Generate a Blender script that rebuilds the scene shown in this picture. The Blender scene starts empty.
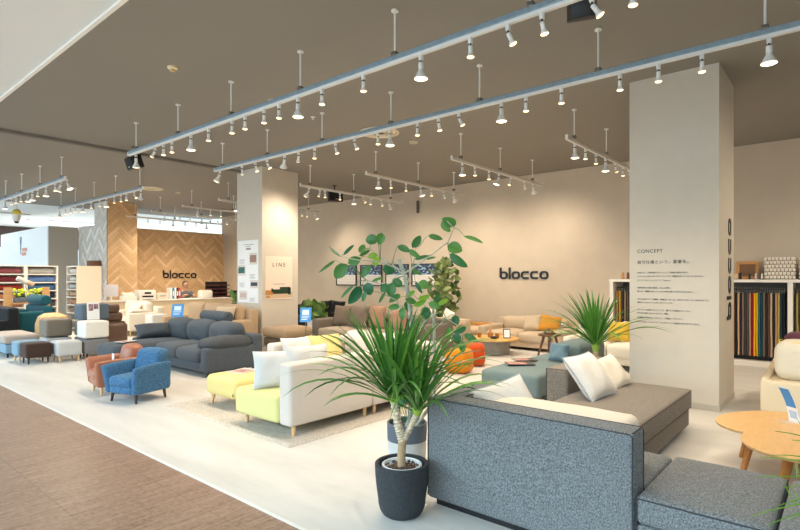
import bpy, bmesh, math, random
from mathutils import Vector, Matrix, Euler
random.seed(11)
SC = bpy.context.scene
COL = SC.collection
PI = math.pi
R_ = math.radians

# ------------------------------------------------------------------ materials
def lin(c):
    return tuple(((v/255)/12.92 if v/255 <= .04045 else ((v/255+.055)/1.055)**2.4) for v in c) + (1,)
MATS = {}
def base(name):
    m = bpy.data.materials.new(name); m.use_nodes = True
    nt = m.node_tree; b = nt.nodes['Principled BSDF']
    return m, nt, b
def N(nt, t, **kw):
    n = nt.nodes.new(t)
    for k, v in kw.items():
        if k in n.inputs: n.inputs[k].default_value = v
        else: setattr(n, k, v)
    return n
def plain(name, rgb, rough=.6, metal=0, spec=.5, var=0, vs=6, bump=0, bs=80, trans=0):
    if name in MATS: return MATS[name]
    m, nt, b = base(name); L = nt.links
    c = lin(rgb)
    b.inputs['Base Color'].default_value = c
    b.inputs['Roughness'].default_value = rough
    b.inputs['Metallic'].default_value = metal
    b.inputs['Specular IOR Level'].default_value = spec
    tc = N(nt, 'ShaderNodeTexCoord')
    if var:
        n = N(nt, 'ShaderNodeTexNoise', Scale=vs, Detail=5.0)
        L.new(tc.outputs['Object'], n.inputs['Vector'])
        r = N(nt, 'ShaderNodeValToRGB')
        r.color_ramp.elements[0].position = .3; r.color_ramp.elements[1].position = .7
        r.color_ramp.elements[0].color = tuple(x*(1-var) for x in c[:3])+(1,)
        r.color_ramp.elements[1].color = tuple(min(1, x*(1+var)) for x in c[:3])+(1,)
        L.new(n.outputs['Fac'], r.inputs['Fac']); L.new(r.outputs['Color'], b.inputs['Base Color'])
    if bump:
        n2 = N(nt, 'ShaderNodeTexNoise', Scale=bs, Detail=4.0)
        L.new(tc.outputs['Object'], n2.inputs['Vector'])
        bp = N(nt, 'ShaderNodeBump', Strength=bump, Distance=.01)
        L.new(n2.outputs['Fac'], bp.inputs['Height']); L.new(bp.outputs['Normal'], b.inputs['Normal'])
    if trans:
        b.inputs['Transmission Weight'].default_value = trans
    MATS[name] = m
    return m
def fabric(name, rgb, mel=.14, sc=160, wr=.25):
    """woven cloth: fine melange of two thread tones, thread bump and soft wrinkles"""
    if name in MATS: return MATS[name]
    m, nt, b = base(name); L = nt.links; c = lin(rgb)
    tc = N(nt, 'ShaderNodeTexCoord')
    n = N(nt, 'ShaderNodeTexNoise', Scale=sc, Detail=3.0, Roughness=.7)
    L.new(tc.outputs['Object'], n.inputs['Vector'])
    r = N(nt, 'ShaderNodeValToRGB')
    r.color_ramp.elements[0].position = .36; r.color_ramp.elements[1].position = .64
    r.color_ramp.elements[0].color = tuple(x*(1-mel) for x in c[:3])+(1,)
    r.color_ramp.elements[1].color = tuple(min(1, x*(1+mel)) for x in c[:3])+(1,)
    L.new(n.outputs['Fac'], r.inputs['Fac']); L.new(r.outputs['Color'], b.inputs['Base Color'])
    n3 = N(nt, 'ShaderNodeTexNoise', Scale=9.0, Detail=2.0)
    L.new(tc.outputs['Object'], n3.inputs['Vector'])
    b1 = N(nt, 'ShaderNodeBump', Strength=wr, Distance=.02)
    b2 = N(nt, 'ShaderNodeBump', Strength=.3, Distance=.002)
    L.new(n3.outputs['Fac'], b1.inputs['Height']); L.new(n.outputs['Fac'], b2.inputs['Height'])
    L.new(b1.outputs['Normal'], b2.inputs['Normal']); L.new(b2.outputs['Normal'], b.inputs['Normal'])
    b.inputs['Roughness'].default_value = .9
    b.inputs['Specular IOR Level'].default_value = .2
    b.inputs['Sheen Weight'].default_value = .08
    MATS[name] = m
    return m
def wood(name, rgb, dark=.6, sc=6, stretch=(1, 12, 12), rough=.45):
    if name in MATS: return MATS[name]
    m, nt, b = base(name); L = nt.links; c = lin(rgb)
    tc = N(nt, 'ShaderNodeTexCoord'); mp = N(nt, 'ShaderNodeMapping')
    mp.inputs['Scale'].default_value = stretch
    L.new(tc.outputs['Object'], mp.inputs['Vector'])
    n = N(nt, 'ShaderNodeTexNoise', Scale=sc, Detail=6.0, Distortion=.6)
    L.new(mp.outputs['Vector'], n.inputs['Vector'])
    r = N(nt, 'ShaderNodeValToRGB')
    r.color_ramp.elements[0].position = .32; r.color_ramp.elements[1].position = .68
    r.color_ramp.elements[0].color = tuple(x*dark for x in c[:3])+(1,)
    r.color_ramp.elements[1].color = c
    L.new(n.outputs['Fac'], r.inputs['Fac']); L.new(r.outputs['Color'], b.inputs['Base Color'])
    b.inputs['Roughness'].default_value = rough
    MATS[name] = m
    return m
def glow(name, rgb, st):
    if name in MATS: return MATS[name]
    m, nt, b = base(name)
    b.inputs['Base Color'].default_value = lin(rgb)
    b.inputs['Emission Color'].default_value = lin(rgb)
    b.inputs['Emission Strength'].default_value = st
    m.cycles.emission_sampling = 'NONE'
    MATS[name] = m
    return m
def leafmat(name, rgb, rgb2, rough=.4):
    if name in MATS: return MATS[name]
    m, nt, b = base(name); L = nt.links
    g = N(nt, 'ShaderNodeNewGeometry')
    r = N(nt, 'ShaderNodeValToRGB')
    r.color_ramp.elements[0].color = lin(rgb); r.color_ramp.elements[1].color = lin(rgb2)
    L.new(g.outputs['Random Per Island'], r.inputs['Fac'])
    L.new(r.outputs['Color'], b.inputs['Base Color'])
    b.inputs['Roughness'].default_value = rough
    tr = N(nt, 'ShaderNodeBsdfTranslucent'); L.new(r.outputs['Color'], tr.inputs['Color'])
    mx = N(nt, 'ShaderNodeMixShader', Fac=.25)
    out = nt.nodes['Material Output']
    L.new(b.outputs['BSDF'], mx.inputs[1]); L.new(tr.outputs['BSDF'], mx.inputs[2])
    L.new(mx.outputs['Shader'], out.inputs['Surface'])
    MATS[name] = m
    return m

# ------------------------------------------------------------------ mesh tools
def BM(): return bmesh.new()
def box(bm, x0, x1, y0, y1, z0, z1, bev=0, seg=2):
    g = bmesh.ops.create_cube(bm, size=1)
    for v in g['verts']:
        v.co = Vector(((x0+x1)/2+v.co.x*(x1-x0), (y0+y1)/2+v.co.y*(y1-y0), (z0+z1)/2+v.co.z*(z1-z0)))
    if bev:
        es = list({e for v in g['verts'] for e in v.link_edges})
        bmesh.ops.bevel(bm, geom=es, offset=bev, segments=seg, affect='EDGES', profile=.5)
    return bm
def tube(bm, pts, r, n=8, caps=True):
    pts = [Vector(p) for p in pts]
    rs = r if isinstance(r, (list, tuple)) else [r]*len(pts)
    rings = []; up = None
    for i, p in enumerate(pts):
        if i == 0: t = pts[1]-p
        elif i == len(pts)-1: t = p-pts[i-1]
        else: t = pts[i+1]-pts[i-1]
        t.normalize()
        a = Vector((0, 0, 1)) if abs(t.z) < .9 else Vector((1, 0, 0))
        if up is None: up = t.cross(a).normalized()
        u = (up - t*up.dot(t))
        u = u.normalized() if u.length > 1e-5 else t.cross(a).normalized()
        up = u; w = t.cross(u)
        rings.append([bm.verts.new(p+(u*math.cos(2*PI*k/n)+w*math.sin(2*PI*k/n))*rs[i]) for k in range(n)])
    for a, b in zip(rings, rings[1:]):
        for k in range(n): bm.faces.new((a[k], a[(k+1) % n], b[(k+1) % n], b[k]))
    if caps:
        bm.faces.new(rings[0][::-1]); bm.faces.new(rings[-1])
    return bm
def lathe(bm, prof, c=(0, 0, 0), n=24, sx=1, sy=1):
    rings = []
    for r, z in prof:
        rings.append([bm.verts.new((c[0]+sx*r*math.cos(2*PI*k/n), c[1]+sy*r*math.sin(2*PI*k/n), c[2]+z)) for k in range(n)])
    for a, b in zip(rings, rings[1:]):
        for k in range(n): bm.faces.new((a[k], a[(k+1) % n], b[(k+1) % n], b[k]))
    bm.faces.new(rings[0][::-1]); bm.faces.new(rings[-1])
    return bm
def soft(bm, x0, x1, y0, y1, z0, z1, r=.04, bulge=(0, 0, 0), n=8, jit=0):
    """upholstered block: rounded edges and puffed faces"""
    hx, hy, hz = (x1-x0)/2, (y1-y0)/2, (z1-z0)/2
    c = Vector(((x0+x1)/2, (y0+y1)/2, (z0+z1)/2)); r = min(r, hx*.98, hy*.98, hz*.98)
    tmp = BM(); bmesh.ops.create_cube(tmp, size=2)
    bmesh.ops.subdivide_edges(tmp, edges=tmp.edges[:], cuts=n, use_grid_fill=True)
    # concentrate the loops at the edges
    def warp(t, h):
        k = r/h; s = 1 if t >= 0 else -1; a = abs(t)
        e = .6
        return s*(a/e*(1-k) if a < e else (1-k)+(a-e)/(1-e)*k)*h
    seed = random.random()*50
    from mathutils import noise
    for v in tmp.verts:
        u = v.co.copy()
        p = Vector((warp(u.x, hx), warp(u.y, hy), warp(u.z, hz)))
        q = Vector((max(-hx+r, min(hx-r, p.x)), max(-hy+r, min(hy-r, p.y)), max(-hz+r, min(hz-r, p.z))))
        dlt = p-q
        if dlt.length > 1e-7: p = q + dlt.normalized()*r
        fx, fy, fz = p.x/hx, p.y/hy, p.z/hz
        gx, gy, gz = max(0, 1-fx*fx), max(0, 1-fy*fy), max(0, 1-fz*fz)
        p.x += bulge[0]*gy*gz*(fx); p.y += bulge[1]*gx*gz*fy; p.z += bulge[2]*gx*gy*fz
        if jit: p += Vector((noise.noise(p*5+Vector((seed, 0, 0))), noise.noise(p*5+Vector((0, seed, 0))), noise.noise(p*5+Vector((0, 0, seed)))))*jit
        v.co = p + c
    me = bpy.data.meshes.new('t'); tmp.to_mesh(me); tmp.free(); bm.from_mesh(me); bpy.data.meshes.remove(me)
    return bm
def pillow(w, h, t, n=14):
    """scatter pillow standing in the local YZ plane, thickness along X, base at z=0"""
    bm = BM(); gr = {}
    for s in (1, -1):
        for i in range(n+1):
            for j in range(n+1):
                a, b = 2*i/n-1, 2*j/n-1
                edge = i in (0, n) or j in (0, n)
                if s == -1 and edge: gr[s, i, j] = gr[1, i, j]; continue
                y = a*w/2*(1-.07*(1-b*b)); z = b*h/2*(1-.07*(1-a*a))
                k = ((1-a**4)*(1-b**4))**.5 if not edge else 0
                x = s*t/2*k*(1-.25*(a*a+b*b)/2) + .006*math.sin(5*a+3*b)*k
                gr[s, i, j] = bm.verts.new((x, y, z+h/2))
    for s in (1, -1):
        for i in range(n):
            for j in range(n):
                f = [gr[s, i, j], gr[s, i+1, j], gr[s, i+1, j+1], gr[s, i, j+1]]
                bm.faces.new(f if s == 1 else f[::-1])
    return bm
def stroke(bm, pts, w, depth, closed=False):
    """flat stroke along a 2-D path in local (a,b), extruded by depth along the third axis"""
    n = len(pts); L = []; Rr = []
    for i, p in enumerate(pts):
        if closed: a, b = pts[(i-1) % n], pts[(i+1) % n]
        else: a, b = pts[max(0, i-1)], pts[min(n-1, i+1)]
        t = Vector((b[0]-a[0], b[1]-a[1])).normalized(); nn = Vector((-t.y, t.x))
        s = w/2
        L.append((p[0]+nn.x*s, p[1]+nn.y*s)); Rr.append((p[0]-nn.x*s, p[1]-nn.y*s))
    def vv(q, z): return bm.verts.new((q[0], q[1], z))
    lt = [vv(q, depth) for q in L]; rt = [vv(q, depth) for q in Rr]
    lb = [vv(q, 0) for q in L]; rb = [vv(q, 0) for q in Rr]
    rng = range(n) if closed else range(n-1)
    for i in rng:
        j = (i+1) % n
        bm.faces.new((rt[i], rt[j], lt[j], lt[i])); bm.faces.new((lb[i], lb[j], rb[j], rb[i]))
        bm.faces.new((lt[i], lt[j], lb[j], lb[i])); bm.faces.new((rb[i], rb[j], rt[j], rt[i]))
    if not closed:
        bm.faces.new((lt[0], lb[0], rb[0], rt[0])); bm.faces.new((rt[-1], rb[-1], lb[-1], lt[-1]))
def rrect(x0, x1, y0, y1, r, n=5, a0=0, a1=4):
    pts = []
    cs = [(x1-r, y1-r, 0), (x0+r, y1-r, 90), (x0+r, y0+r, 180), (x1-r, y0+r, 270)]
    for cx, cy, a in cs[a0:a1]:
        for k in range(n+1):
            q = R_(a+90*k/n); pts.append((cx+r*math.cos(q), cy+r*math.sin(q)))
    return pts

# ------------------------------------------------------------------ objects
def tag(o, label=None, cat=None, group=None, kind=None):
    if label: o['label'] = label
    if cat: o['category'] = cat
    if group: o['group'] = group
    if kind: o['kind'] = kind
    return o
def thing(name, label, cat, loc=(0, 0, 0), rz=0, group=None):
    o = bpy.data.objects.new(name, None); o.empty_display_size = .1
    COL.objects.link(o); o.location = loc; o.rotation_euler = (0, 0, rz)
    return tag(o, label, cat, group)
def obj(name, bm, mat, parent=None, world=False, loc=None, smooth=True, label=None, ang=38):
    """link bm as one mesh object; world=True: bm is in world coordinates"""
    if isinstance(bm, bmesh.types.BMesh):
        if world and parent is not None:
            off = parent.location
            bmesh.ops.translate(bm, verts=bm.verts, vec=-Vector(off))
        if loc is not None and world:
            bmesh.ops.translate(bm, verts=bm.verts, vec=-Vector(loc))
        bmesh.ops.recalc_face_normals(bm, faces=bm.faces)
        me = bpy.data.meshes.new(name); bm.to_mesh(me); bm.free()
    else: me = bm
    if smooth and len(me.polygons):
        me.polygons.foreach_set('use_smooth', [True]*len(me.polygons))
        me.set_sharp_from_angle(angle=R_(ang))
    if mat is not None and not me.materials: me.materials.append(mat)
    o = bpy.data.objects.new(name, me); COL.objects.link(o)
    if parent: o.parent = parent
    if loc is not None: o.location = loc
    if label: o['label'] = label
    return o
def single(name, bm, mat, label, cat, loc=(0, 0, 0), group=None, rz=0, world=True, smooth=True):
    o = obj(name, bm, mat, None, world=world, loc=loc, smooth=smooth)
    o.rotation_euler = (0, 0, rz)
    return tag(o, label, cat, group)
def struct(name, bm, mat, smooth=False):
    o = obj(name, bm, mat, smooth=smooth); o['kind'] = 'structure'; return o
def bx(x0, x1, y0, y1, z0, z1, bev=0, seg=2): return box(BM(), x0, x1, y0, y1, z0, z1, bev, seg)
def sb(*a, **k): return soft(BM(), *a, **k)
def copy_tree(o, parent=None):
    c = o.copy(); COL.objects.link(c)
    if parent: c.parent = parent
    for ch in list(o.children): copy_tree(ch, c)
    return c
ORD = ['first', 'second', 'third', 'fourth', 'fifth', 'sixth', 'seventh', 'eighth', 'ninth', 'tenth', 'eleventh', 'twelfth', 'thirteenth',
       'fourteenth', 'fifteenth', 'sixteenth', 'seventeenth', 'eighteenth', 'nineteenth', 'twentieth', 'twenty-first', 'twenty-second', 'twenty-third',
       'twenty-fourth', 'twenty-fifth']
def nth(i, n, near, far):
    """place word counted from one end of a row"""
    if i == 0: return near+'most'
    return ORD[i]
def textmesh(s, size, mat, depth=.002, align='LEFT', sx=1, spacing=1):
    cu = bpy.data.curves.new('t', 'FONT'); cu.body = s; cu.size = size; cu.extrude = depth; cu.align_x = align
    cu.space_character = spacing
    o = bpy.data.objects.new('t', cu); COL.objects.link(o)
    dg = bpy.context.evaluated_depsgraph_get(); dg.update()
    me = bpy.data.meshes.new_from_object(o.evaluated_get(dg))
    bpy.data.objects.remove(o); bpy.data.curves.remove(cu)
    me.materials.clear(); me.materials.append(mat)
    return me
CH, H = 3.91, 1.5

# ------------------------------------------------------------------ palette
wall_m = plain('wall_paint', (204, 188, 166), .85, var=.03, vs=3, bump=.06, bs=60)
ceil_m = plain('ceiling_paint', (140, 136, 129), .9, bump=.05, bs=50)
pillar_m = plain('pillar_wallpaper', (205, 195, 180), .8, bump=.12, bs=120, var=.02)
whitec_m = plain('white_ceiling_paint', (228, 234, 236), .9)
white_m = plain('white_laminate', (236, 230, 220), .4)
whitemet_m = plain('white_metal', (225, 225, 222), .35, spec=.6)
galv_m = plain('galvanised_steel', (150, 172, 186), .35, metal=.6, var=.1, vs=20)
steel_m = plain('dull_steel', (120, 118, 112), .4, metal=.7)
dark_m = plain('black_plastic', (18, 18, 20), .45)
black_m = plain('black_letter_paint', (14, 15, 18), .4)
paper_m = plain('white_paper', (235, 236, 236), .6)
blue_m = plain('blue_print', (60, 140, 205), .5)
beech_m = wood('beech_wood', (226, 184, 130), .8)
walnut_m = wood('walnut_wood', (110, 70, 50), .55)
darkleg_m = wood('dark_stained_wood', (60, 36, 28), .6)
bulb_m = glow('lit_lamp_face', (255, 214, 160), 3.2)
bulbw_m = glow('lit_flood_lamp_face', (255, 232, 196), 3.4)
soil_m = plain('potting_soil', (70, 52, 42), .95, bump=.8, bs=60, var=.3)

# ------------------------------------------------------------------ room shell
def floor_mat():
    m, nt, b = base('pale_vinyl_floor'); L = nt.links
    tc = N(nt, 'ShaderNodeTexCoord'); mp = N(nt, 'ShaderNodeMapping'); mp.inputs['Scale'].default_value = (1.2, .25, 1)
    L.new(tc.outputs['Object'], mp.inputs['Vector'])
    n = N(nt, 'ShaderNodeTexNoise', Scale=3.0, Detail=7.0, Roughness=.6)
    L.new(mp.outputs['Vector'], n.inputs['Vector'])
    r = N(nt, 'ShaderNodeValToRGB'); r.color_ramp.elements[0].position = .3; r.color_ramp.elements[1].position = .72
    r.color_ramp.elements[0].color = lin((194, 190, 183)); r.color_ramp.elements[1].color = lin((214, 210, 203))
    L.new(n.outputs['Fac'], r.inputs['Fac']); L.new(r.outputs['Color'], b.inputs['Base Color'])
    b.inputs['Roughness'].default_value = .42
    b.inputs['Specular IOR Level'].default_value = .35
    return m
def path_mat():
    m, nt, b = base('brown_streaked_tile'); L = nt.links
    tc = N(nt, 'ShaderNodeTexCoord'); mp = N(nt, 'ShaderNodeMapping'); mp.inputs['Scale'].default_value = (.7, 14, 1)
    L.new(tc.outputs['Object'], mp.inputs['Vector'])
    n = N(nt, 'ShaderNodeTexNoise', Scale=2.6, Detail=8.0, Roughness=.7, Distortion=.3)
    L.new(mp.outputs['Vector'], n.inputs['Vector'])
    n2 = N(nt, 'ShaderNodeTexNoise', Scale=26.0, Detail=6.0, Roughness=.8)
    L.new(tc.outputs['Object'], n2.inputs['Vector'])
    ad = N(nt, 'ShaderNodeMath', operation='MULTIPLY_ADD'); ad.inputs[1].default_value = .55
    L.new(n2.outputs['Fac'], ad.inputs[0])
    m3 = N(nt, 'ShaderNodeMath', operation='MULTIPLY'); m3.inputs[1].default_value = .5
    L.new(n.outputs['Fac'], m3.inputs[0]); L.new(m3.outputs[0], ad.inputs[2])
    r = N(nt, 'ShaderNodeValToRGB'); r.color_ramp.elements[0].position = .40; r.color_ramp.elements[1].position = .64
    r.color_ramp.elements[0].color = lin((112, 82, 64)); r.color_ramp.elements[1].color = lin((172, 142, 120))
    L.new(ad.outputs[0], r.inputs['Fac'])
    # big square tile joints
    bk = N(nt, 'ShaderNodeTexBrick', Scale=1.0, offset=0.0)
    bk.inputs['Mortar Size'].default_value = .004; bk.inputs['Brick Width'].default_value = .6; bk.inputs['Row Height'].default_value = .6
    bk.inputs['Color1'].default_value = (1, 1, 1, 1); bk.inputs['Color2'].default_value = (.93, .93, .93, 1); bk.inputs['Mortar'].default_value = (.72, .72, .72, 1)
    L.new(tc.outputs['Object'], bk.inputs['Vector'])
    mx = N(nt, 'ShaderNodeMix', data_type='RGBA', blend_type='MULTIPLY'); mx.inputs[0].default_value = 1
    L.new(r.outputs['Color'], mx.inputs[6]); L.new(bk.outputs['Color'], mx.inputs[7])
    L.new(mx.outputs[2], b.inputs['Base Color'])
    b.inputs['Roughness'].default_value = .33; b.inputs['Specular IOR Level'].default_value = .5
    return m
LX = 2.03
struct('floor', bx(LX, 11.6, -6, 20.3, -.1, 0), floor_mat())
struct('floor_mall', bx(-9, LX, -6, 40, -.1, 0), path_mat())
struct('floor_beyond', bx(LX, 16, 20.3, 40, -.1, 0), plain('mall_floor_far', (190, 180, 168), .4))
struct('trim_1', bx(LX-.012, LX+.012, -6, 20.3, 0, .004), plain('pale_threshold_strip', (214, 214, 208), .5))
struct('ceiling', bx(1.97, 11.6, -6, 20.3, CH, CH+.1), ceil_m)
struct('ceiling_mall', bx(-3.2, 1.93, -6, 40, CH+.02, CH+.14), whitec_m)
struct('ceiling_beyond', bx(1.93, 16, 20.34, 40, CH+.02, CH+.14), whitec_m)
struct('trim_2', bx(1.93, 1.97, -6, 20.3, CH-.002, CH+.14), plain('white_edge_trim', (245, 245, 240), .5))
struct('trim_3', bx(1.97, 6.76, 10.4, 10.52, CH-.05, CH+.02), plain('ceiling_rib_paint', (120, 114, 106), .85))
struct('wall_back', bx(11.4, 11.6, -6, 19.0, 0, CH), wall_m)
struct('wall_right', bx(-9, 11.6, -6.2, -6, 0, CH+.1), wall_m)
struct('baseboard_back', bx(11.38, 11.4, -6, 19.0, 0, .07), plain('baseboard_grey', (150, 138, 120), .6))
for x0, y0, nm in ((6.82, 1.13, 'wall_near_pillar'), (6.76, 9.67, 'wall_far_pillar')):
    o = struct(nm, bx(x0, x0+.97, y0, y0+.96, 0, CH), pillar_m)
    b_ = bx(x0-.008, x0+.978, y0-.008, y0+.968, 0, .07)
    obj('baseboard', b_, plain('pillar_skirting', (186, 178, 166), .6), o, smooth=False)

# herringbone timber walls: every plank a tile of the wall's own mesh
def clip(poly, x0, x1, y0, y1):
    def cut(p, f):
        out = []
        for i in range(len(p)):
            a, b = p[i-1], p[i]; fa, fb = f(a), f(b)
            if fa >= 0: 
                if fb >= 0: out.append(b)
                else: t = fa/(fa-fb); out.append((a[0]+(b[0]-a[0])*t, a[1]+(b[1]-a[1])*t))
            elif fb >= 0: t = fa/(fa-fb); out.append((a[0]+(b[0]-a[0])*t, a[1]+(b[1]-a[1])*t)); out.append(b)
        return out
    for f in (lambda p: p[0]-x0, lambda p: x1-p[0], lambda p: p[1]-y0, lambda p: y1-p[1]):
        if poly: poly = cut(poly, f)
    return poly
def herring(name, W, Hh, place, mat, body_m, parent=None, L=.54, w=.1):
    bm = BM(); lay = bm.loops.layers.color.new('tone'); c = math.cos(PI/4)
    rnd = random.Random(5)
    for i in range(-60, 90):
        for j in range(-14, 15):
            for k in (0, 1):
                ox, oy = i*w+j*L, i*w-j*L
                g = .0018
                q = [(ox+g, oy+g), (ox+L-g, oy+g), (ox+L-g, oy+w-g), (ox+g, oy+w-g)] if k == 0 else [(ox+g, oy+w+g), (ox+w-g, oy+w+g), (ox+w-g, oy+w+L-g), (ox+g, oy+w+L-g)]
                q = [((x-y)*c, (x+y)*c) for x, y in q]
                q = clip(q, 0, W, 0, Hh)
                if len(q) < 3: continue
                vs = [bm.verts.new(place(a, b, .012)) for a, b in q]
                try: f = bm.faces.new(vs)
                except Exception: continue
                t = .45*rnd.random()+.55*((i*37) % 11)/10
                for lp in f.loops: lp[lay] = (t, float(k), rnd.random()*0+t, 1)
    me = bpy.data.meshes.new(name); bm.to_mesh(me); bm.free()
    me.materials.append(mat)
    o = bpy.data.objects.new(name, me); COL.objects.link(o); o['kind'] = 'structure'
    if parent: o.parent = parent
    return o
def plank_mat(name, lo, hi, rough=.6):
    m, nt, b = base(name); L = nt.links
    at = N(nt, 'ShaderNodeVertexColor', layer_name='tone')
    sp = N(nt, 'ShaderNodeSeparateColor'); L.new(at.outputs['Color'], sp.inputs[0])
    tc = N(nt, 'ShaderNodeTexCoord'); n = N(nt, 'ShaderNodeTexNoise', Scale=14.0, Detail=6.0, Distortion=.4)
    mp = N(nt, 'ShaderNodeMapping'); mp.inputs['Scale'].default_value = (1, 1, 1)
    L.new(tc.outputs['Object'], mp.inputs['Vector']); L.new(mp.outputs['Vector'], n.inputs['Vector'])
    ad = N(nt, 'ShaderNodeMath', operation='MULTIPLY_ADD'); ad.inputs[1].default_value = .5
    L.new(n.outputs['Fac'], ad.inputs[0])
    mu = N(nt, 'ShaderNodeMath', operation='MULTIPLY'); mu.inputs[1].default_value = .62
    L.new(sp.outputs[0], mu.inputs[0]); L.new(mu.outputs[0], ad.inputs[2])
    r = N(nt, 'ShaderNodeValToRGB'); r.color_ramp.elements[0].position = .15; r.color_ramp.elements[1].position = .85
    r.color_ramp.elements[0].color = lin(lo); r.color_ramp.elements[1].color = lin(hi)
    L.new(ad.outputs[0], r.inputs['Fac']); L.new(r.outputs['Color'], b.inputs['Base Color'])
    b.inputs['Roughness'].default_value = rough
    return m
hb_m = plank_mat('oak_herringbone', (200, 160, 114), (236, 202, 158))
hw_m = plank_mat('whitewashed_herringbone', (196, 188, 176), (250, 246, 238))
gapo_m = plain('herringbone_joint', (150, 112, 76), .9)
gapw_m = plain('herringbone_joint_pale', (176, 168, 156), .9)
o = struct('wall_herringbone', bx(7.57, 11.4, 18.9, 19.05, 0, 3.23), gapo_m)
herring('herringbone_planks', 3.83, 3.23, lambda a, b, d: (7.57+a, 18.9-d, b), hb_m, None, o)
o = struct('wall_herringbone_column', bx(6.66, 7.57, 17.7, 18.7, 0, CH), gapo_m)
herring('herringbone_planks', .91, CH, lambda a, b, d: (6.66+a, 17.7-d, b), hb_m, None, o)
herring('whitewashed_planks', 1.0, CH, lambda a, b, d: (6.66-d, 18.7-a, b), hw_m, None, o)
o = struct('wall_herringbone_low', bx(6.66, 7.57, 18.7, 20.1, 0, 3.23), gapw_m)
herring('whitewashed_planks', 1.4, 3.23, lambda a, b, d: (6.66-d, 20.1-a, b), hw_m, None, o)
# neighbouring shop's pale booth and the concourse beyond
gbooth = plain('booth_beige_paint', (182, 172, 158), .85, bump=.1, bs=90)
o = struct('wall_booth', bx(5.82, 6.7, 20.3, 26, 0, 3.23), gbooth)
obj('booth_side', bx(5.79, 5.82, 20.3, 26, 0, 3.23), plain('booth_white_panel', (246, 250, 252), .5), o, smooth=False, label='bright white side panel')['kind'] = 'structure'
struct('wall_concourse', bx(-9, 16, 38, 38.2, 0, 8), plain('pale_far_wall', (226, 234, 238), .8))
struct('wall_bulkhead', bx(6.0, 10.5, 30, 30.4, 2.95, CH), plain('dark_brown_bulkhead', (70, 52, 46), .7))

# ------------------------------------------------------------------ camera, world, view
cam_d = bpy.data.cameras.new('camera'); cam = bpy.data.objects.new('camera', cam_d); COL.objects.link(cam)
cam.location = (0, 0, H)
yaw = math.atan2(.6489, .7609)
cam.rotation_euler = (PI/2, 0, yaw-PI/2)
cam_d.sensor_width = 36; cam_d.lens = 530/800*36; cam_d.shift_y = 13/800
cam_d.clip_end = 200
SC.camera = cam
w = bpy.data.worlds.new('world'); SC.world = w; w.use_nodes = True
bg = w.node_tree.nodes['Background']
bg.inputs[0].default_value = (.68, .87, 1.0, 1); bg.inputs[1].default_value = 2.8
SC.view_settings.view_transform = 'Standard'; SC.view_settings.look = 'None'
SC.view_settings.gamma = 1; SC.view_settings.exposure = .13; SC.view_settings.use_curve_mapping = False
SC.cycles.use_denoising = True
SC.cycles.max_bounces = 7; SC.cycles.diffuse_bounces = 4; SC.cycles.sample_clamp_indirect = 6
SC.cycles.use_light_tree = True

# ------------------------------------------------------------------ ceiling tracks, hangers and lamps
TZ = 3.46        # track centre height
def uY(u, y):    # X where the sight line of picture column u meets the plane Y=y
    r = (u-400)/530; d = y/(.6489-.7609*r); return d*(.7609+.6489*r)
def uX(u, x):
    r = (u-400)/530; d = x/(.7609+.6489*r); return d*(.6489-.7609*r)
def track(name, label, axis, fixed, a, b, rods, group):
    lo, hi = min(a, b), max(a, b)
    P = (lambda t: (fixed, t)) if axis == 'Y' else (lambda t: (t, fixed))
    t = thing(name, label, 'lighting track', P((lo+hi)/2)+(TZ,), 0, group)
    L2 = (hi-lo)/2
    def bar(w, z0, z1, l, bev=0):
        return bx(-w, w, -l, l, z0, z1, bev) if axis == 'Y' else bx(-l, l, -w, w, z0, z1, bev)
    if axis == 'Y': obj('channel', bar(.022, -.005, .04, L2, .004), galv_m, t, smooth=False)
    else: obj('top_rail', bar(.018, -.005, .012, L2, .003), plain('warm_white_track', (214, 200, 180), .5), t, smooth=False)
    obj('track_bar', bar(.018, -.035, -.006, L2-.004, .003), whitemet_m, t, smooth=False)
    for s in (-1, 1):
        c = (0, s*(L2+.006), 0) if axis == 'Y' else (s*(L2+.006), 0, 0)
        obj('end_cap', bx(c[0]-.02, c[0]+.02, c[1]-.02, c[1]+.02, -.03, .036) if axis == 'Y' else bx(c[0]-.006, c[0]+.006, c[1]-.02, c[1]+.02, -.03, .036), whitemet_m, t, smooth=False)
    for r in rods:
        p = P(r); q = (p[0]-t.location.x, p[1]-t.location.y)
        hb = BM(); tube(hb, [(q[0], q[1], .04), (q[0], q[1], CH-TZ-.012)], .0095, 8)
        h = obj('hanger_rod', hb, whitemet_m, t)
        obj('clamp', bx(q[0]-.026, q[0]+.026, q[1]-.026, q[1]+.026, .03, .075, .006), steel_m, h)
        obj('ceiling_flange', lathe(BM(), [(.034, CH-TZ-.014), (.034, CH-TZ)], (q[0], q[1], 0), 14), whitemet_m, h)
    return t
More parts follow.
